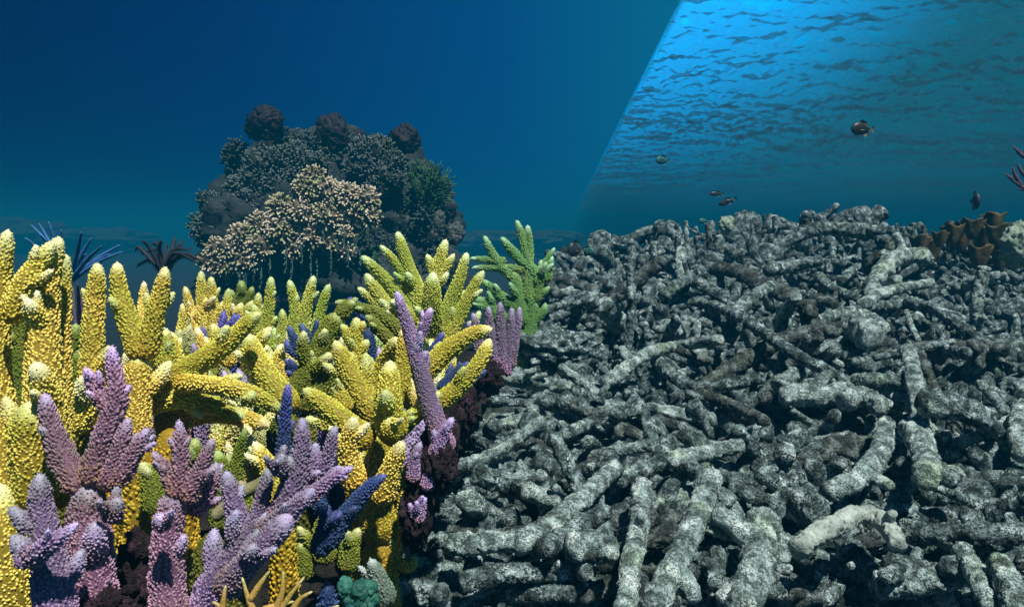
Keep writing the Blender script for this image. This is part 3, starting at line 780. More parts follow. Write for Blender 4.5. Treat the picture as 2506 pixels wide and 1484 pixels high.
k_ = lambda d: d/F_PX
solid('encrusted_rock', 'dark maroon encrusted rock behind the long violet coral, beside the boundary', 'rock', 'maroon',
      [(P(1045, 1150, .81), np.array((42, 60, 66))*k_(.81)), (P(1015, 1260, .80), np.array((36, 60, 80))*k_(.80)), (P(1080, 1135, .785), np.array((36, 40, 55))*k_(.785)), (P(1080, 1080, .84), np.array((36, 60, 60))*k_(.9))], seg=90, rings=70, amp=.2, f2=.16)
solid('encrusted_rock', 'crumbly reddish brown rock between the two pink coral trunks, front left', 'rock', 'maroon',
      [(P(310, 1470, .60), np.array((70, 60, 95))*k_(.6)), (P(350, 1400, .64), np.array((50, 60, 80))*k_(.64)), (P(250, 1500, .55), np.array((60, 60, 60))*k_(.55))], seg=90, rings=70, amp=.25, f2=.22)
solid('encrusted_rock', 'low violet crust lump just left of the boundary, right of the long violet coral', 'rock', 'maroon',
      [(P(1105, 1040, .93), np.array((34, 50, 50))*k_(.93)), (P(1140, 990, 1.0), np.array((30, 40, 46))*k_(1.0))], seg=60, rings=50, amp=.25, f2=.2)
solid('encrusted_rock', 'dark maroon rock under the row of slim violet fingers, at the boundary', 'rock', 'maroon', [(P(1180, 925, 1.3), np.array((48, 50, 50))*k_(1.3))], seg=60, rings=50, amp=.25, f2=.2)
colony('staghorn_coral', 'dark violet coral nubs growing over the maroon rock at the boundary', 'coral', 'violet', .78, (1040, 1300), [
    ([(1040, 1200), (1060, 1150), (1080, 1120)], 26, 15), ([(1010, 1180), (1015, 1120), (1030, 1080)], 24, 13),
    ([(1060, 1120), (1085, 1060), (1110, 1020)], 26, 14), ([(1020, 1280), (1030, 1230), (1045, 1215)], 24, 15),
], sp=9, trunk_r=0)
# teal sponge clump
def sponge_clump():
    org = P(880, 1500, .66); e = empty('sponge', org, 'small teal and green sponge clump at the bottom beside the boundary', 'sponge')
    for (px, py, r) in ((848, 1440, 22), (880, 1450, 26), (905, 1440, 18), (905, 1470, 22), (860, 1475, 24), (890, 1480, 24)):
        mb = MB(); lump(mb, P(px, py, .64), np.array((1, 1, 1.2))*r*k_(.64), int(px), amp=.2, f2=.16, A=(.9 if r < 24 else .4, .8, .5)); mb.build('lobe', M['teal'], e, org)
    return e
sponge_clump()
# tan twigs
def twigs():
    org = P(650, 1530, .52)
    e = empty('twig_coral', org, 'thin tan antler shaped twig coral poking up at the bottom edge', 'coral')
    for pts in ([(640, 1530), (610, 1470), (592, 1410)], [(610, 1470), (635, 1430), (660, 1395)], [(660, 1540), (700, 1470), (745, 1410)], [(670, 1500), (690, 1450), (693, 1395)],
                [(700, 1530), (730, 1470), (765, 1445)], [(540, 1530), (545, 1480), (552, 1430)], [(640, 1490), (680, 1480), (720, 1470)], [(585, 1540), (560, 1500), (520, 1470)], [(760, 1540), (790, 1500), (830, 1480)]):
        mb = MB(); d = .52; tube(mb, [P(a, b, d) for a, b in pts], [9*k_(d), 7*k_(d), 3*k_(d)], 10, 24, 'round', 'round', .2, 90, pts[0][0], A=lambda u, L_: np.stack([.2+.8*u/L_, 0*u+1, 0*u+.5], 1))
        mb.build('branch', M['twig'], e, org)
twigs()
# pale bone coloured twig crossing behind the narrow purple coral
e = empty('twig_coral', P(560, 1300, .66), 'smooth bone coloured twig crossing behind the lilac coral fingers', 'coral')
for pts in ([(520, 1270), (580, 1215), (640, 1180), (665, 1165)], [(600, 1200), (585, 1175)]):
    mb = MB(); tube(mb, [P(a, b, .66) for a, b in pts], [16*k_(.66)]*(len(pts)-1)+[10*k_(.66)], 14, 30, 'round', 'round', .12, 40, 3, A=(.5, 1, .5)); mb.build('branch', M['soft_tan'], e, P(560, 1300, .66))

# ------------------------------------------------------------------ reef mound in the background
HD = 5.2
def at(px, py, d=HD): return P(px, py, d)
bm_ = MB()
for k, (px, py, d, rx, ry, rz) in enumerate([(800, 560, 5.4, 250, 200, 190), (780, 450, 5.5, 190, 150, 130), (700, 600, 5.3, 210, 200, 160), (960, 560, 5.4, 150, 150, 170),
                     (1000, 470, 5.5, 70, 80, 110), (620, 520, 5.5, 110, 110, 110), (900, 420, 5.5, 90, 90, 80), (830, 720, 5.2, 300, 200, 160), (1030, 640, 5.4, 90, 90, 110)]):
    lump(bm_, P(px, py, d), np.array((rx, ry, rz))*k_(d), k+3, amp=.16, seg=90, rings=60, f2=.12)
hill = bm_.build('reef_mound', M['bommie'], None, P(800, 760, 5.4)); tag(hill, 'tall dark reef mound rising in blue water behind the yellow corals', 'rock')

def tuft(name, label, cat, mat, lumps, d, nper, flen, frad, seed, droop=0, core='bommie', group=None, tipbulb=1.25):
    """a soft coral: lobes (px,py,r in photo pixels) covered with stubby polyps"""
    rng = np.random.default_rng(seed); k = d/F_PX
    org = P(lumps[0][0], lumps[0][1], d); e = empty(name, org, label, cat, group)
    for li, L_ in enumerate(lumps):
        px, py, r = L_[:3]; dd = d + (L_[3] if len(L_) > 3 else 0)
        c = P(px, py, dd); rr = r*k
        mb = MB(); lump(mb, c, (rr*.8, rr*.7, rr*.8), seed+li, amp=.2, seg=24, rings=16, A=(.0, 0, .5))
        n = int(nper*(r/40)**2)+6
        D = rng.normal(size=(n*2, 3)); D /= np.linalg.norm(D, axis=1)[:, None]; D = D[D[:, 1] < .35][:n]
        for q in D:
            p0 = c + q*rr*np.array((.75, .65, .75)); ln = flen*k*rng.uniform(.6, 1.35)
            dv = q*.8+rng.normal(size=3)*.3+np.array((0, 0, .35-droop)); dv /= np.linalg.norm(dv)
            p1 = p0+dv*ln; p2 = p1+(dv*.6+np.array((0, 0, .2-droop*.6)))*ln*.6
            fr = frad*k*rng.uniform(.7, 1.3)
            tube(mb, [p0, p1, p2], [fr*.7, fr*.85, fr*tipbulb], 6, 7, 'round', 'open', 0, A=lambda u, L2: np.stack([.15+.9*(u/L2)**1.5, 0*u+1, 0*u+.5], 1))
        mb.build('lobe', M[mat], e, org)
    return e
tuft('soft_coral', 'pale tan soft coral draped like a bright frilly ridge down the front of the mound', 'soft coral', 'soft_tan',
     [(750, 460, 34), (800, 470, 36), (690, 510, 34), (740, 520, 42), (800, 530, 40), (850, 480, 34), (895, 490, 34), (905, 530, 26), (640, 550, 34), (690, 560, 40), (590, 580, 34), (640, 600, 38), (560, 610, 34), (600, 640, 36), (530, 610, 26), (545, 650, 28), (760, 580, 30), (720, 610, 22), (845, 575, 26), (870, 520, 24), (800, 600, 20), (770, 430, 22), (510, 640, 22), (850, 620, 18)], 4.6, 150, 10, 4.0, 21, droop=.25)
tuft('soft_coral', 'grey cauliflower soft coral on the upper left of the mound', 'soft coral', 'soft_grey',
     [(640, 400, 45), (690, 400, 45), (620, 440, 40), (680, 450, 45), (730, 430, 34), (600, 480, 40), (570, 520, 36), (650, 500, 40), (720, 380, 34), (540, 560, 30), (520, 500, 26), (500, 550, 24), (580, 460, 30), (740, 400, 30), (780, 400, 26)], 5.0, 170, 9, 3.2, 22)
tuft('soft_coral', 'silvery rounded soft coral on the upper right of the mound', 'soft coral', 'soft_grey',
     [(890, 370, 38), (930, 370, 40), (960, 400, 36), (900, 410, 42), (940, 430, 40), (870, 410, 30), (970, 440, 24), (920, 460, 36)], 4.95, 170, 8, 3.0, 23)
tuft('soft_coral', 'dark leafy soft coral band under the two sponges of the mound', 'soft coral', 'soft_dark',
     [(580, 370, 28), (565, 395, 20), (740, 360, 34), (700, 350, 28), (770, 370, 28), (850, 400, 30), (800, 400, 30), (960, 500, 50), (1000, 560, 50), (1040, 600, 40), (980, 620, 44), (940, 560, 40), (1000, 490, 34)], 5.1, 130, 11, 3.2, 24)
tuft('soft_coral', 'feathery green soft coral on the right flank of the mound', 'soft coral', 'soft_green',
     [(1040, 470, 34), (1060, 450, 26), (1030, 510, 32), (1065, 480, 22), (1020, 440, 22)], 5.1, 190, 24, 2.0, 25, tipbulb=.6)
tuft('soft_coral', 'teal edged soft coral hanging under the frilly ridge of the mound', 'soft coral', 'soft_green',
     [(700, 650, 34), (750, 660, 34), (800, 660, 34), (680, 690, 34), (760, 700, 34), (850, 660, 30), (640, 680, 30), (590, 690, 30), (820, 700, 30), (620, 720, 30), (900, 640, 30), (880, 700, 34)], 4.8, 60, 14, 3.0, 26, droop=.9)
tuft('soft_coral', 'small grey soft coral at the lower left end of the mound', 'soft coral', 'soft_grey',
     [(490, 560, 24), (510, 585, 26), (480, 545, 14), (500, 490, 18)], 5.0, 170, 10, 3.2, 27)
def sponge(px, py, d, r, label, mat='crimson', n=5, seed=1, cat='sponge', rz=1.0):
    rng = np.random.default_rng(seed); it = [(P(px, py, d), np.array((r, r*.8, r*rz))*k_(d)*.8)]
    for k in range(n):
        a = rng.uniform(0, 6.28); it.append((P(px+math.cos(a)*r*.45, py+math.sin(a)*r*.45*rz, d+rng.uniform(-.03, .05)), np.array((r, r*.8, r*rz))*k_(d)*rng.uniform(.4, .6)))
    return solid('sponge', label, cat, mat, it, amp=.22, seg=44, rings=34, f2=.2)
sponge(646, 305, 5.0, 46, 'dark purple rounded sponge on the left top of the mound', seed=4)
sponge(814, 322, 5.1, 46, 'flat topped black sponge on the middle top of the mound', seed=8, n=6)
sponge(988, 345, 5.1, 38, 'dark purple sponge on the right shoulder of the mound', seed=9, rz=1.1)
sponge(880, 340, 5.3, 22, 'small dark sponge between the black sponge and the silvery soft coral', seed=12)
sponge(1112, 572, 4.6, 30, 'grey rounded sponge at the right foot of the mound', 'soft_grey', seed=5, n=2)
sponge(1075, 545, 5.0, 20, 'brownish column sponge on the right edge of the mound', 'soft_grey', seed=6, n=2, rz=1.6)
sponge(1020, 460, 4.95, 12, 'slim teal finger sponge beside the green soft coral', 'soft_green', seed=7, n=1, rz=2.2)

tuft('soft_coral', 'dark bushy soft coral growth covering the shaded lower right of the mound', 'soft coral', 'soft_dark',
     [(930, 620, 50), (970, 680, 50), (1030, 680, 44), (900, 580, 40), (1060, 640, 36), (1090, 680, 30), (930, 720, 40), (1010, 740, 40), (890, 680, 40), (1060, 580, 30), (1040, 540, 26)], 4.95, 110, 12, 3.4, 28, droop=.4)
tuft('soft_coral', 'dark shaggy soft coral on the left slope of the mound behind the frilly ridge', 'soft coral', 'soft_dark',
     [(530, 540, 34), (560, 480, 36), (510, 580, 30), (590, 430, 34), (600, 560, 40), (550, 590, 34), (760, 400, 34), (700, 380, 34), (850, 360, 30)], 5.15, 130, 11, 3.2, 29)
def fronds():
    d = 4.55; org = P(760, 600, 4.6); k = k_(d); e = empty('soft_coral', org, 'thin teal grey fronds dangling like strings beneath the frilly ridge', 'soft coral'); rg = random.Random(8)
    for px, py, ln in [(560, 640, 60), (585, 650, 80), (620, 640, 90), (660, 640, 70), (700, 610, 110), (715, 640, 90), (735, 600, 90), (760, 620, 120), (790, 560, 70), (810, 620, 100), (838, 560, 90), (850, 600, 100), (870, 590, 60), (900, 560, 70), (640, 660, 90), (775, 640, 90), (600, 670, 70), (880, 620, 80)]:
        ln *= .55; mb = MB(); n_ = int(ln/5); x = px
        for q in range(n_):
            x += rg.uniform(-1.6, 1.6); c = P(x, py+q*5, d+rg.uniform(-.01, .01)); a = rg.uniform(0, 6.28)
            tube(mb, [c, c+np.array((math.cos(a)*4*k, math.sin(a)*3*k-2*k, -3*k))], [2.2*k, 2.6*k], 6, 5, 'round', 'round', 0, A=(.9, 1, .5))
        tube(mb, [P(px, py-8, d), P((px+x)/2+2, py+ln/2, d), P(x, py+ln, d)], [1.6*k, 1.6*k, 1.2*k], 6, 12, 'round', 'round', 0, A=(.4, 1, .5))
        mb.build('frond', M['frond'], e, org)
fronds()
solid('distant_reef', 'low dark reef far off in the blue at the far left', 'reef', 'bommie', [(P(120, 586, 30), np.array((190, 120, 26))*k_(30)), (P(250, 586, 30.4), np.array((130, 120, 28))*k_(30)), (P(40, 580, 29.6), np.array((120, 120, 44))*k_(30))], seg=60, rings=40, amp=.16, f2=.12)
solid('distant_reef', 'low dark reef far off between the mound and the boundary', 'reef', 'bommie', [(P(1300, 590, 26), np.array((110, 110, 26))*k_(26)), (P(1210, 596, 26.2), np.array((100, 100, 28))*k_(26)), (P(1360, 584, 26.3), np.array((60, 100, 22))*k_(26))], seg=60, rings=40, amp=.16, f2=.12)
# feather stars and blue fan coral behind the yellow corals
def arms(name, label, cat, mat, d, root, tips, r, pin=0, group=None, bend=.25, pname='arm'):
    org = P(*root, d); e = empty(name, org, label, cat, group); k = k_(d); rng = random.Random(int(root[0]))
    for (tx, ty) in tips:
        p0 = np.array(org); p2 = P(tx, ty, d+rng.uniform(-.12, .12)); m = (p0+p2)/2+np.array((rng.uniform(-1, 1)*bend*.3, 0, bend*.5))*np.linalg.norm(p2-p0)
        mb = MB(); c, rr, T, Nn, B, u, Ls, _ = tube(mb, [p0, m, p2], [r*k, r*k*.8, r*k*.35], 8, 26, 'round', 'open', 0)
        if pin:
            for q in range(2, 26):
                for s in (-1, 1):
                    a = c[q]; dv = Nn[q]*s*.8+T[q]*.7
                    tube(mb, [a, a+dv*pin*k*(1-q/40)], [r*k*.22, r*k*.08], 4, 3, 'flat', 'open', 0)
        mb.build(pname, M[mat], e, org)
    return e
arms('feather_star', 'black feather star with curled arms beside the mound foot', 'feather star', 'blackarm', 2.6, (400, 670),
     [(350, 590), (375, 595), (410, 600), (428, 582), (445, 590), (465, 610), (345, 620), (335, 650), (480, 640), (330, 610), (395, 590), (500, 640), (520, 655), (365, 640), (440, 630)], 5, pin=16, bend=.5)
arms('fan_coral', 'blurred blue fan coral with thin spread arms behind the tall yellow columns', 'coral', 'bluearm', 2.9, (170, 690),
     [(75, 548), (95, 545), (118, 540), (60, 580), (200, 565), (225, 580), (295, 598), (250, 600), (270, 620), (90, 600), (150, 560), (210, 620), (300, 615), (130, 600)], 6, pin=0, bend=.12, pname='branch')
arms('fan_coral', 'dull purple fan coral half hidden between the yellow columns and the single finger', 'coral', 'mauve', 1.6, (195, 860),
     [(180, 700), (190, 690), (205, 700), (212, 720), (175, 740), (218, 760), (200, 740), (186, 780)], 6, bend=.1, pname='branch')

# ------------------------------------------------------------------ dead coral rubble
def stick_mb(pts, rad, seed, side=0, seg=36, rough=.22, freq=None, tips=('blunt', 'blunt')):
    mb = MB(); rm = float(np.mean(rad)); ln = sum(np.linalg.norm(np.subtract(pts[i+1], pts[i])) for i in range(len(pts)-1))
    n = int(np.clip(ln/(rm*.16), 16, 110))
    c, r, T, Nn, B, u, Ls, _ = tube(mb, pts, rad, seg, n, tips[1], tips[0], rough, freq or 1.5/rm, seed)
    rng = random.Random(seed)
    for k in range(side):
        i = rng.randrange(int(n*.15), int(n*.85)); a = rng.uniform(0, 6.28); dv = Nn[i]*math.cos(a)+B[i]*math.sin(a)+T[i]*rng.uniform(-.2, .9)
        dv /= np.linalg.norm(dv); lr = r[i]*rng.uniform(.35, .75); ll = r[i]*rng.uniform(1.2, 3.4)
        tube(mb, [c[i], c[i]+dv*ll*.6, c[i]+dv*ll+T[i]*ll*.15], [lr*1.2, lr, lr*.8], 16, 16, 'blunt', 'open', rough, .55/lr, seed+k+50)
    return mb

DEAD_N = [0]
def dead(pts, r, label, mat='dead', upright=False, lift=None, side=2, r1=None, dlift=0, name='dead_coral_branch', cat='dead coral'):
    DEAD_N[0] += 1
    W = []
    if upright:
        low = max(pts, key=lambda p: p[1]); d0 = hit(low[0], low[1], 0.0)
        for p in pts: W.append(P(p[0], p[1], d0-.03-dlift))
        dm = d0
    else:
        ds = [hit(p[0], p[1], (lift if lift is not None else .035)+.035) for p in pts]
        dm = float(np.mean(ds)); W = [P(p[0], p[1], d_) for p, d_ in zip(pts, ds)]
    r1 = r1 or r*.85
    r *= .76; r1 *= .76
    rad = [(r+(r1-r)*i/(len(pts)-1))*k_(dm) for i in range(len(pts))]
    mb = stick_mb(W, rad, DEAD_N[0]+200, side)
    o = mb.build(name, M[mat], None, np.mean(W, axis=0)); tag(o, label, cat); return o
D_ = dead
D_([(1098, 1332), (1200, 1326), (1290, 1322)], 38, 'thick pale dead branch lying level near the bottom, its left end beside the boundary', 'dead_pale', lift=.07)
D_([(1270, 1330), (1350, 1285), (1430, 1215), (1505, 1142)], 36, 'thick pale dead branch slanting up right from the level branch near the boundary', 'dead_pale', lift=.075)
D_([(1330, 1345), (1400, 1300), (1480, 1250)], 33, 'knobbly short dead branch pressed against the slanting pale one', lift=.08, side=4)
D_([(1125, 1425), (1240, 1400), (1380, 1400), (1450, 1385)], 34, 'long grey dead branch directly below the level pale one', lift=.04)
D_([(1385, 1335), (1440, 1338), (1510, 1350)], 50, 'fat pale dead stump with a rounded top, below the fork of the front branches', 'dead_pale', lift=.08)
D_([(1573, 1182), (1562, 1290), (1545, 1380), (1530, 1500)], 36, 'upright pale dead branch running down to the bottom edge, left of centre of the rubble', 'dead_pale', lift=.08)
D_([(1737, 1160), (1722, 1225), (1690, 1300), (1650, 1385), (1595, 1490)], 43, 'longest thick dead branch slanting down left to the bottom edge', 'dead_pale', lift=.10)
D_([(1640, 1125), (1730, 1108), (1818, 1086)], 29, 'bright smooth dead branch lying level in the middle of the rubble', 'dead_pale', lift=.06, side=0)
D_([(1500, 1180), (1580, 1145), (1645, 1128), (1722, 1160)], 30, 'arched dark mottled branch under the bright level one', 'dead', lift=.05)
D_([(1750, 1165), (1850, 1183), (1950, 1172)], 27, 'sagging grey branch just right of the arched mottled one', lift=.05)
D_([(1785, 1187), (1900, 1228), (2024, 1212)], 27, 'dark crossing branch below the sagging grey one', 'dead', lift=.06)
D_([(1868, 1270), (1855, 1370), (1815, 1490)], 58, 'very fat pale dead trunk running off the bottom right of centre', 'dead_pale', lift=.09, side=3)
D_([(1757, 1343), (1750, 1430)], 28, 'short round dead stump between the two big bottom branches', lift=.07)
D_([(2167, 1040), (2156, 1100), (2107, 1165), (2020, 1208)], 35, 'bright bent dead branch curving down left, right of centre', 'dead_pale', lift=.08)
D_([(2225, 1045), (2262, 1105), (2268, 1170)], 40, 'stout cream dead branch pointing down beside the bright bent one', 'dead_pale', lift=.10)
D_([(1950, 1345), (1993, 1312), (2058, 1278), (2100, 1258), (2160, 1274), (2200, 1335)], 33, 'smooth greyish dead branch bridging like an arch near the bottom right', 'dead_smooth', lift=.12, side=3)
D_([(2062, 1320), (2139, 1408), (2160, 1460)], 36, 'mottled branch running down from under the smooth arch', lift=.05)
D_([(2204, 1297), (2334, 1311), (2440, 1306), (2530, 1300)], 38, 'long level dark branch reaching the right edge near the bottom', lift=.07)
D_([(2140, 1430), (2269, 1420), (2388, 1390)], 46, 'thick pale branch lying level in the bottom right corner', 'dead_pale', lift=.07)
D_([(2350, 1343), (2385, 1400), (2425, 1490)], 34, 'yellowish pale branch leaning over the bottom right corner', 'dead_pale', lift=.09)
D_([(2440, 1372), (2470, 1430), (2480, 1500)], 38, 'short cream branch standing in the extreme bottom right corner', 'dead_pale', lift=.10)
D_([(2221, 856), (2237, 930), (2254, 1040), (2275, 1120)], 28, 'tall yellowish speckled dead branch running down right of centre', 'dead_pale', lift=.09)
D_([(1742, 745), (1821, 781), (1945, 866), (2045, 916)], 19, 'long straight dead branch slanting down right across the upper rubble', lift=.09, side=3)
D_([(1480, 938), (1580, 868), (1650, 848), (1765, 830)], 21, 'long bent dead branch with a bright left end, left of centre', 'dead_pale', lift=.07)
D_([(1604, 880), (1655, 925), (1720, 948), (1872, 924)], 22, 'curved pale branch shaped like a smile below the long bent one', lift=.05)
D_([(1376, 1067), (1480, 1021), (1604, 995)], 20, 'thin pale branch slanting over the rocks beside the boundary', lift=.05)
D_([(1900, 945), (1960, 906)], 28, 'short bright broken stub in the centre of the rubble', 'dead_pale', lift=.07, side=0)
D_([(1706, 960), (1790, 990), (1872, 1030)], 20, 'dark branch dropping right from the smile shaped one', 'dead_dark', lift=.04)
D_([(1318, 979), (1432, 992)], 30, 'stubby grey branch on the pale rock by the boundary', lift=.06)
D_([(1542, 645), (1546, 740), (1537, 850)], 15, 'slim upright dead branch in the back left of the rubble', 'dead', upright=True, dlift=.05)
D_([(1569, 765), (1588, 828)], 13, 'short stick leaning beside the slim upright branch', lift=.05)
D_([(1620, 728), (1670, 690), (1719, 662)], 20, 'blunt grey branch rising right behind the long straight one', lift=.06)
D_([(1700, 690), (1760, 720), (1805, 758)], 21, 'dark branch running down right to meet the thick forked one', lift=.06)
D_([(1800, 765), (1840, 730), (1885, 700)], 24, 'thick pale branch pointing up right near the top centre', lift=.07)
D_([(1633, 606), (1691, 641)], 11, 'small stick on the far left skyline of the rubble', lift=.04)
D_([(1880, 648), (1928, 595), (1990, 562), (2060, 560), (2110, 562), (2160, 512)], 17, 'long arched dead branch on the skyline with a raised right tip', 'dead', upright=True, r1=23, dlift=.36)
D_([(1880, 660), (1945, 650), (2012, 636)], 21, 'blunt level branch just under the skyline arch', lift=.08)
D_([(2003, 677), (2042, 710), (2094, 726)], 17, 'drooping curved branch below the skyline arch', lift=.07)
D_([(2107, 748), (2172, 713), (2280, 692)], 18, 'knobbly branch slanting up right, upper right of the rubble', 'dead_pale', lift=.08, side=4)
D_([(2000, 786), (2107, 757), (2244, 738)], 20, 'long grey branch parallel to and below the knobbly one', lift=.06)
D_([(2085, 765), (2130, 780), (2160, 806)], 25, 'broad pale lump branch under the long grey one', 'dead_pale', lift=.06)
D_([(2409, 652), (2392, 730), (2390, 800), (2392, 872)], 19, 'tall pale upright dead branch near the right edge', 'dead_pale', upright=True, dlift=.1, side=4)
D_([(2290, 808), (2345, 785), (2402, 774)], 17, 'dark branch leading left from the tall upright one', lift=.06)
D_([(2140, 876), (2240, 852), (2336, 834)], 12, 'thin straight stick right of the long slanting branch', lift=.08)
D_([(1972, 735), (1985, 800), (1988, 870)], 30, 'broad upright dark branch in the upper centre', 'dead_dark', upright=True, dlift=.02)
D_([(2055, 688), (2107, 643)], 13, 'small pale stub rising right in the upper centre', lift=.05)
D_([(1880, 531), (1920, 545), (1960, 566)], 13, 'short stick capping the skyline left of the arch', upright=True, dlift=0)
D_([(2218, 762), (2232, 800), (2248, 832)], 9, 'thin yellowish stick leaning left of the knob stump', 'dead_pale', lift=.07, side=0)
D_([(2172, 580), (2173, 630), (2176, 680)], 26, 'stout dark post under the skyline tip', 'dead_dark', upright=True)
D_([(2319, 835), (2325, 912)], 24, 'rounded knob stump right of the thin straight stick', 'dead', upright=True)
D_([(2397, 937), (2430, 970), (2458, 1004)], 17, 'yellowish stick slanting down right near the right edge', 'dead_pale', lift=.07)
D_([(2088, 934), (2150, 930), (2214, 936)], 26, 'level grey log left of the tall speckled branch', lift=.06)
D_([(1916, 1118), (1957, 1058)], 30, 'stubby mottled branch rising right, centre of the rubble', lift=.06)
D_([(2066, 985), (2110, 968), (2160, 1000)], 34, 'pale domed lump of dead coral left of the speckled branch', 'dead_pale', lift=.06)
D_([(2500, 1000), (2490, 1060), (2500, 1120)], 28, 'pale upright branch cut by the right edge', 'dead_pale', lift=.07)
D_([(1440, 720), (1390, 740), (1330, 760)], 14, 'grey stick along the far boundary', lift=.04)
D_([(1340, 690), (1365, 720)], 16, 'small dark stub beside the green coral across the boundary', 'dead_dark', lift=.05)

# pale boulders by the boundary
def boulder(px, py, r, label, mat='dead', rz=.7, lift=0.0):
    d = hit(px, py, .02); c = P(px, py, d)
    mb = MB(); lump(mb, c, np.array((r, r*.9, r*rz))*k_(d), int(px), amp=.25, seg=110, rings=80, f2=.14)
    o = mb.build('rubble_rock', M[mat], None, c); tag(o, label, 'rock'); return o
boulder(1350, 860, 115, 'large pale hummock of dead rock directly right of the boundary, beside the violet fingers', 'dead', .5)
boulder(1280, 960, 80, 'crumbly grey rock under the large pale hummock', 'dead', .6)
boulder(1275, 1060, 85, 'light grey rounded rock with algae spots left of the thin pale branch', 'dead_pale', .6)
boulder(1250, 1200, 75, 'pale upright rock beside the boundary above the level branch', 'dead_pale', .95)
boulder(1160, 1180, 62, 'greenish white rock touching the boundary, left of the pale upright rock', 'dead_pale', .8)
boulder(1040, 1440, 80, 'mottled rock in the bottom corner of the rubble at the boundary', 'dead', .6)
boulder(1420, 1140, 60, 'flattish green tinged rock right of the pale upright rock', 'dead', .6)

# repeated pieces: shared shapes, each copy an object of its own
rng = random.Random(11)
protos = []
for k in range(22):
    ln = 1.0; bend = rng.uniform(-.14, .14); n_ = 4
    pts = [np.array((x, bend*math.sin(x*math.pi)+rng.uniform(-.04, .04), rng.uniform(-.05, .05))) for x in np.linspace(0, ln, n_)]
    asp = rng.uniform(.034, .062); rad = [asp*rng.uniform(.8, 1.2) for _ in pts]
    mb = stick_mb([p-np.array((.5, 0, 0)) for p in pts], rad, 900+k, side=rng.choice([2, 3, 4, 6]), seg=32, rough=.24)
    V = np.concatenate(mb.V)
    me = mesh_np('dead_coral_branch', V, np.concatenate(mb.Q), np.concatenate(mb.T), np.concatenate(mb.A))
    protos.append(me)
mats_r = ['dead', 'dead_pale', 'dead_dark']
variants = {}
for k, me in enumerate(protos):
    for m in mats_r:
        c = me.copy(); c.materials.append(M[m]); variants[(k, m)] = c
def rand_spot(rg):
    while True:
        py = 600 + 900*rg.random()**.8; px = 930+rg.random()*1640
        if px < np.interp(py, [600, 1484], [1390, 950]) + 12: continue
        if py < ridge_row(px)+8: continue
        return px, py
lab_of = {'dead': 'mottled grey dead coral branch lying jumbled among the rubble', 'dead_pale': 'pale whitish dead coral branch lying jumbled among the rubble', 'dead_dark': 'dark algae covered dead coral branch wedged among the rubble'}
cnt = 0
while cnt < 235:
    px, py = rand_spot(rng); d = hit(px, py, .03)
    if d > 5.5: continue
    p = P(px, py, d)
    ln = rng.uniform(.12, .36) if d < 1.6 else rng.uniform(.2, .48)
    m = rng.choice(['dead', 'dead', 'dead_pale', 'dead_dark'])
    o = bpy.data.objects.new('dead_coral_branch', variants[(rng.randrange(22), m)]); col.objects.link(o)
    o.rotation_euler = (rng.uniform(0, 6.28), rng.gauss(0, .36), rng.gauss(0.2, .9) if rng.random() < .75 else rng.uniform(0, 6.28))
    o.location = p + np.array((0, 0, rng.uniform(-.03, .025)*min(d, 1.6))); o.scale = (ln, ln*rng.uniform(.65, 1.1), ln*rng.uniform(.65, 1.1))
    tag(o, lab_of[m], 'dead coral', 'jumbled ' + {'dead': 'grey', 'dead_pale': 'pale', 'dead_dark': 'dark'}[m] + ' dead coral branches'); cnt += 1

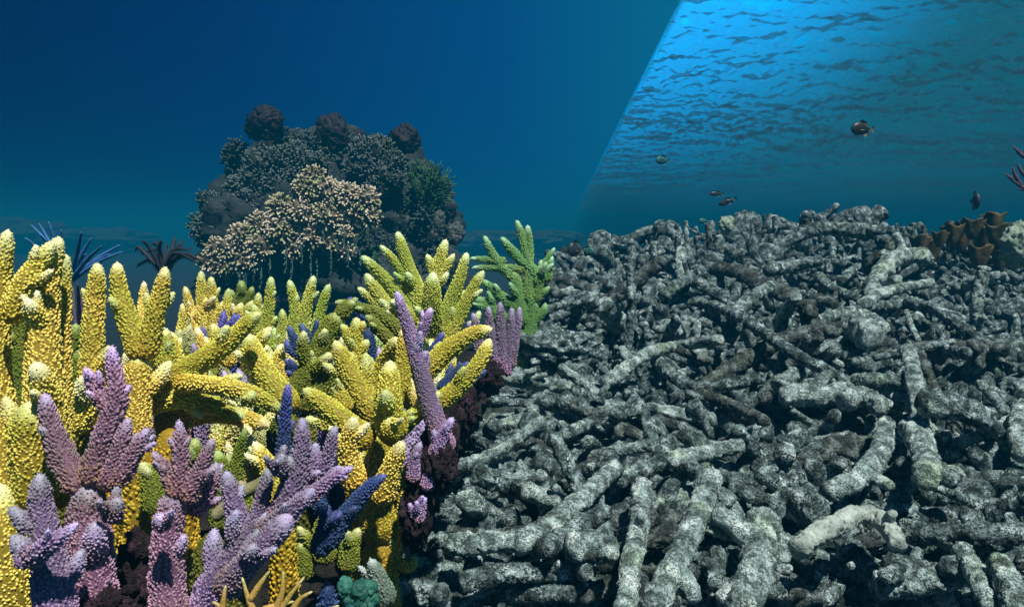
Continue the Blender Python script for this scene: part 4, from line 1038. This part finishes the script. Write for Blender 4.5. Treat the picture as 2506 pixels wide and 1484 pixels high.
# finer litter: broken bits past counting
def litter():
    rg = random.Random(5); nr = np.random.default_rng(5)
    pieces = []
    for k in range(14):
        mb = MB(); n_ = 3; asp = rg.uniform(.05, .10) if k < 10 else rg.uniform(.15, .3)
        pts = [np.array((x-.5, rg.uniform(-.12, .12), rg.uniform(-.1, .1))) for x in np.linspace(0, 1, n_)]
        tube(mb, pts, [asp*rg.uniform(.7, 1.2) for _ in pts], 11, 14, 'blunt', 'blunt', .24, 7, k)
        pieces.append((np.concatenate(mb.V), np.concatenate(mb.Q), np.concatenate(mb.T)))
    out = MB(); tot = 0
    while tot < 7500:
        px, py = rand_spot(rg) if rg.random() < .8 else (930+rg.random()*1640, 585+rg.random()*220)
        if px < np.interp(py, [600, 1484], [1390, 950])+6 or py < ridge_row(px)+2: continue
        d = hit(px, py, .0) 
        if d > 5.5: continue
        pk = min(13, int(rg.random()**1.2*14)); V, Q, T = pieces[pk]
        s = rg.uniform(.05, .19) if pk < 10 else rg.uniform(.02, .06)
        rot = np.array(Matrix.Rotation(rg.uniform(0, 6.28), 3, 'Z') @ Matrix.Rotation(rg.gauss(0, .5), 3, 'Y') @ Matrix.Rotation(rg.uniform(0, 6.28), 3, 'X'))
        out.add((V*s)@rot.T + P(px, py, d)+np.array((0, 0, rg.uniform(-.05, .012))), Q, T); tot += 1
    for q in range(5200):
        px, py = rand_spot(rg); d = hit(px, py, .02)
        if d > 3.5: continue
        p = P(px, py, d); V, Q, T = pieces[rg.randrange(14)]; s = rg.uniform(.014, .045)
        rot = np.array(Matrix.Rotation(rg.uniform(0, 6.28), 3, 'Z') @ Matrix.Rotation(rg.gauss(0, .6), 3, 'Y'))
        out.add((V*s)@rot.T+p+np.array((0, 0, rg.uniform(-.05, .0))), Q, T)
    for q in range(650):
        px = 1385+rg.random()*1160; py = ridge_row(px)+rg.uniform(-4, 45); d = 3.45+rg.uniform(-.35, .45)
        p = P(px, py, d); V, Q, T = pieces[rg.randrange(12)]
        s = rg.uniform(.08, .24) if rg.random() < .8 else .1
        rot = np.array(Matrix.Rotation(rg.uniform(0, 6.28), 3, 'Z') @ Matrix.Rotation(rg.gauss(0, .9), 3, 'Y') @ Matrix.Rotation(rg.uniform(0, 6.28), 3, 'X'))
        z = float(hR(p[0], p[1])[0]); p[2] = z+rg.uniform(-.06, .03)
        out.add((V*s)@rot.T+p, Q, T)
    o = out.build('coral_rubble', M['litter']); tag(o, 'fine litter of broken dead coral bits covering the bed between the branches', 'rubble', None, 'stuff')
litter()

# ------------------------------------------------------------------ living things on the rubble crest
def leaf_coral():
    org = P(2400, 640, 3.3); e = empty('leaf_coral', org, 'orange brown ruffled leaf coral on the crest near the right edge', 'coral')
    rg = random.Random(3); d = 3.0; k = k_(d)
    spots = [(2250, 600, 26), (2275, 615, 30), (2330, 575, 26), (2350, 590, 28), (2380, 560, 26), (2400, 590, 34), (2425, 550, 30), (2440, 580, 32), (2455, 600, 30), (2430, 620, 30), (2395, 630, 30), (2350, 560, 18), (2300, 585, 20), (2445, 640, 26), (2410, 655, 28)]
    for (px, py, r) in spots:
        # a curled, thick cup: half bowl with a wavy rim
        nu, nv = 28, 12; a0 = rg.uniform(-.8, .8)
        V = []
        for s_ in (0, .05):
            for i in range(nu):
                a = -1.9+3.8*i/(nu-1)
                for j in range(nv):
                    t = j/(nv-1); rr = r*k*(.25+.75*t**.7)*(1+.14*math.sin(a*5+px)*t) + s_*r*k
                    V.append((math.sin(a+a0)*rr, -math.cos(a+a0)*rr*.8, (t-.5)*r*k*1.9 + .15*r*k*math.sin(a*4+px)*t))
        V = np.array(V)+P(px, py, d+rg.uniform(-.1, .1)); mb = MB(); h_ = nu*nv; Q = []
        for i in range(nu-1):
            for j in range(nv-1):
                a = i*nv+j; Q.append((a, a+1, a+nv+1, a+nv)); Q.append((h_+a, h_+a+nv, h_+a+nv+1, h_+a+1))
            a = i*nv+nv-1; Q.append((a, h_+a, h_+a+nv, a+nv))
        mb.add(V, Q); mb.build('leaf', M['orange'], e, org)
    mb = MB(); lump(mb, P(2400, 625, 3.15), np.array((60, 50, 55))*k, 5, amp=.2); lump(mb, P(2300, 630, 3.2), np.array((60, 40, 30))*k, 6, amp=.2); mb.build('base', M['dead_dark'], e, org)
leaf_coral()
sponge(2492, 600, 2.8, 52, 'smooth grey green rounded sponge cut by the right edge', 'sponge', 1, 3, rz=1.25)
sponge(1776, 552, 3.3, 22, 'rounded grey green barrel sponge on the rubble crest', 'sponge', 1, 13, rz=1.2)
sponge(1380, 615, 4.4, 12, 'tiny dark lump far off beside the boundary', 'soft_dark', 1, 14)
def crest_stub(px, py, hgt, r, lab, mat='dead'):
        D_([(px+4, ridge_row(px)+22), (px, (ridge_row(px)+py)/2), (px-2, py)], r, lab, mat, upright=True, side=4, dlift=.28)
for a in [(1680, 540, 0, 7, 'slim forked stub standing on the crest below the dark fish', 'dead_pale'), (1735, 545, 0, 10, 'dark upright stub left of the barrel sponge', 'dead_dark'), (1855, 545, 0, 11, 'dark stub on the crest right of the barrel sponge', 'dead_dark'),
          (1900, 528, 0, 12, 'rough pale stub near the middle of the crest', 'dead'), (1975, 535, 0, 11, 'narrow stub left of the flat topped crest piece', 'dead_dark'), (2015, 520, 0, 18, 'flat topped knobbly piece on the crest', 'dead'),
          (2080, 540, 0, 20, 'low rounded lump on the crest behind the skyline arch', 'dead'), (2235, 545, 0, 10, 'short stub on the crest right of the skyline tip', 'dead'), (2262, 550, 0, 8, 'dark thin stub on the crest left of the leaf coral', 'dead_dark'),
          (2325, 540, 0, 12, 'knobby pale stub above the leaf coral', 'dead'), (1600, 590, 0, 10, 'little pointed stub on the left crest', 'dead_pale'), (1760, 575, 0, 14, 'pale lump at the foot of the barrel sponge', 'dead_pale'), (1660, 575, 0, 9, 'pale stub left of the forked crest stub', 'dead')]:
    crest_stub(*a)
# thin mauve branching coral reaching in at the right edge
org = P(2580, 520, 2.4)
e = empty('twig_coral', org, 'thin dark mauve branching coral reaching in from the right edge above the rubble', 'coral')
for pts in ([(2580, 560), (2540, 480), (2505, 460), (2462, 430)], [(2500, 455), (2485, 430), (2478, 408)], [(2480, 440), (2460, 425)], [(2580, 500), (2530, 400), (2500, 380), (2478, 355)], [(2505, 385), (2495, 365)], [(2520, 440), (2500, 420), (2492, 400)], [(2520, 465), (2490, 462)]):
    mb = MB(); tube(mb, [P(a, b, 2.4) for a, b in pts], [5*k_(2.4)]*(len(pts)-1)+[2*k_(2.4)], 8, 20, 'round', 'round', .1, 60, 1); mb.build('branch', M['mauve'], e, org)

# ------------------------------------------------------------------ fish
def fish(px, py, d, length, yaw, roll_, label, mat, finmat=None, deep=.42, pitch=0):
    k = k_(d)*length; org = P(px, py, d)
    e = empty('fish', org, label, 'fish'); e.rotation_euler = (0, R(pitch), R(yaw))
    xs = np.linspace(-.5, .34, 26); t = (xs+.5)/.84
    hh = deep*.5*np.sin(np.pi*t**.75)**.8; hh = np.maximum(hh, .035*(t > .5)+.01); ww = hh*.42
    th = np.linspace(0, 2*np.pi, 18, endpoint=False)
    V = np.stack([np.repeat(xs, 18), (ww[:, None]*np.cos(th)).ravel(), (hh[:, None]*np.sin(th)).ravel()], 1)*k
    i = np.arange(25)[:, None]*18; j = np.arange(18)[None]; Q = np.stack([i+j, i+(j+1) % 18, i+18+(j+1) % 18, i+18+j], -1).reshape(-1, 4)
    mb = MB(); mb.add(V, Q); mb.build('body', M[mat], e)
    def fin(name, poly, m, y=0, tilt=0):
        n = len(poly); A_ = np.array([(x, y, z) for x, z in poly])*k; th_ = .008*k
        c = A_.mean(0)
        V = np.vstack([A_+(0, th_, 0), A_-(0, th_, 0)])
        if tilt: V[:, 1] += (V[:, 0]-A_[0][0])*tilt
        f = MB(); T = [(0, q, q+1) for q in range(1, n-1)]+[(n, n+q+1, n+q) for q in range(1, n-1)]
        Q = [(q, (q+1) % n, n+(q+1) % n, n+q) for q in range(n)]
        f.add(V, Q, T); f.build(name, M[m], e)
    fm = finmat or mat
    fin('tail_fin', [(.30, 0), (.34, .03), (.56, .17), (.47, 0), (.56, -.17), (.34, -.03)], fm)
    fin('dorsal_fin', [(-.22, deep*.38), (-.05, deep*.66), (.18, deep*.55), (.28, deep*.18), (.1, deep*.2)], fm)
    fin('anal_fin', [(-.02, -deep*.36), (.12, -deep*.62), (.24, -deep*.45), (.28, -deep*.12)], fm)
    fin('pectoral_fin', [(-.18, -.02), (-.02, .04), (.0, -.08), (-.14, -.07)], fm, y=deep*.2, tilt=.5)
    fin('pectoral_fin', [(-.18, -.02), (-.02, .04), (.0, -.08), (-.14, -.07)], fm, y=-deep*.2, tilt=-.5)
    for s in (-1, 1):
        f = MB(); lump(f, np.array((-.39, s*.045, .03))*k, .022*k, 1, amp=0, f2=0, seg=10, rings=8); f.build('eye', M['eye'], e)
fish(2110, 315, 3.2, 62, 12, 0, 'plump brown damselfish with yellowish tail in open water above the rubble', 'fish_brown', 'fish_yellow', .52)
fish(1622, 392, 4.2, 40, 20, 0, 'faint pale fish near the boundary in open water', 'fish_teal', None, .5)
fish(1754, 474, 3.4, 36, 5, 0, 'small dark slender fish, the upper of two above the left crest', 'fish_dark', None, .32)
fish(1780, 493, 3.3, 46, -10, 0, 'small dark slender fish tilted up, the lower of two above the left crest', 'fish_dark', None, .32, pitch=-20)
fish(1655, 554, 3.4, 26, 70, 0, 'tiny dark round fish hovering left of the forked stub', 'fish_dark', None, .7)
fish(2386, 492, 3.2, 44, 85, 0, 'narrow dark fish seen head on above the leaf coral', 'fish_dark', None, .9)
fish(1408, 610, 2.9, 48, 35, 0, 'dark fish with a yellow back at the far left end of the rubble', 'fish_dark', 'fish_yellow', .75)
fish(1438, 615, 3.0, 36, 150, 0, 'teal fish just right of the yellow backed fish', 'fish_teal', None, .6)
fish(1722, 540, 3.6, 26, 20, 0, 'dim small fish behind the dark upright stub on the crest', 'fish_teal', None, .5)

# ------------------------------------------------------------------ haze: the water itself
hz = MB()
x0, x1, y0_, y1_, z0, z1 = -90, 90, -6, 100, -1, 1.97
V = [(x, y, z) for z in (z0, z1) for y in (y0_, y1_) for x in (x0, x1)]
hz.add(V, [(0, 2, 3, 1), (4, 5, 7, 6), (0, 1, 5, 4), (2, 6, 7, 3), (0, 4, 6, 2), (1, 3, 7, 5)])
mat = bpy.data.materials.new('sea_water_haze'); mat.use_nodes = True
Nn = mat.node_tree.nodes; Ll = mat.node_tree.links
for n in list(Nn):
    if n.type != 'OUTPUT_MATERIAL': Nn.remove(n)
pv = Nn.new('ShaderNodeVolumePrincipled'); pv.inputs['Density'].default_value = .05
pv.inputs['Color'].default_value = (.003, .165, .29, 1)
Ll.new(pv.outputs[0], [n for n in Nn if n.type == 'OUTPUT_MATERIAL'][0].inputs['Volume'])
ho = hz.build('haze', mat, smooth=False); ho['kind'] = 'stuff'; ho['label'] = 'blue sea water fading distant reef to blue'
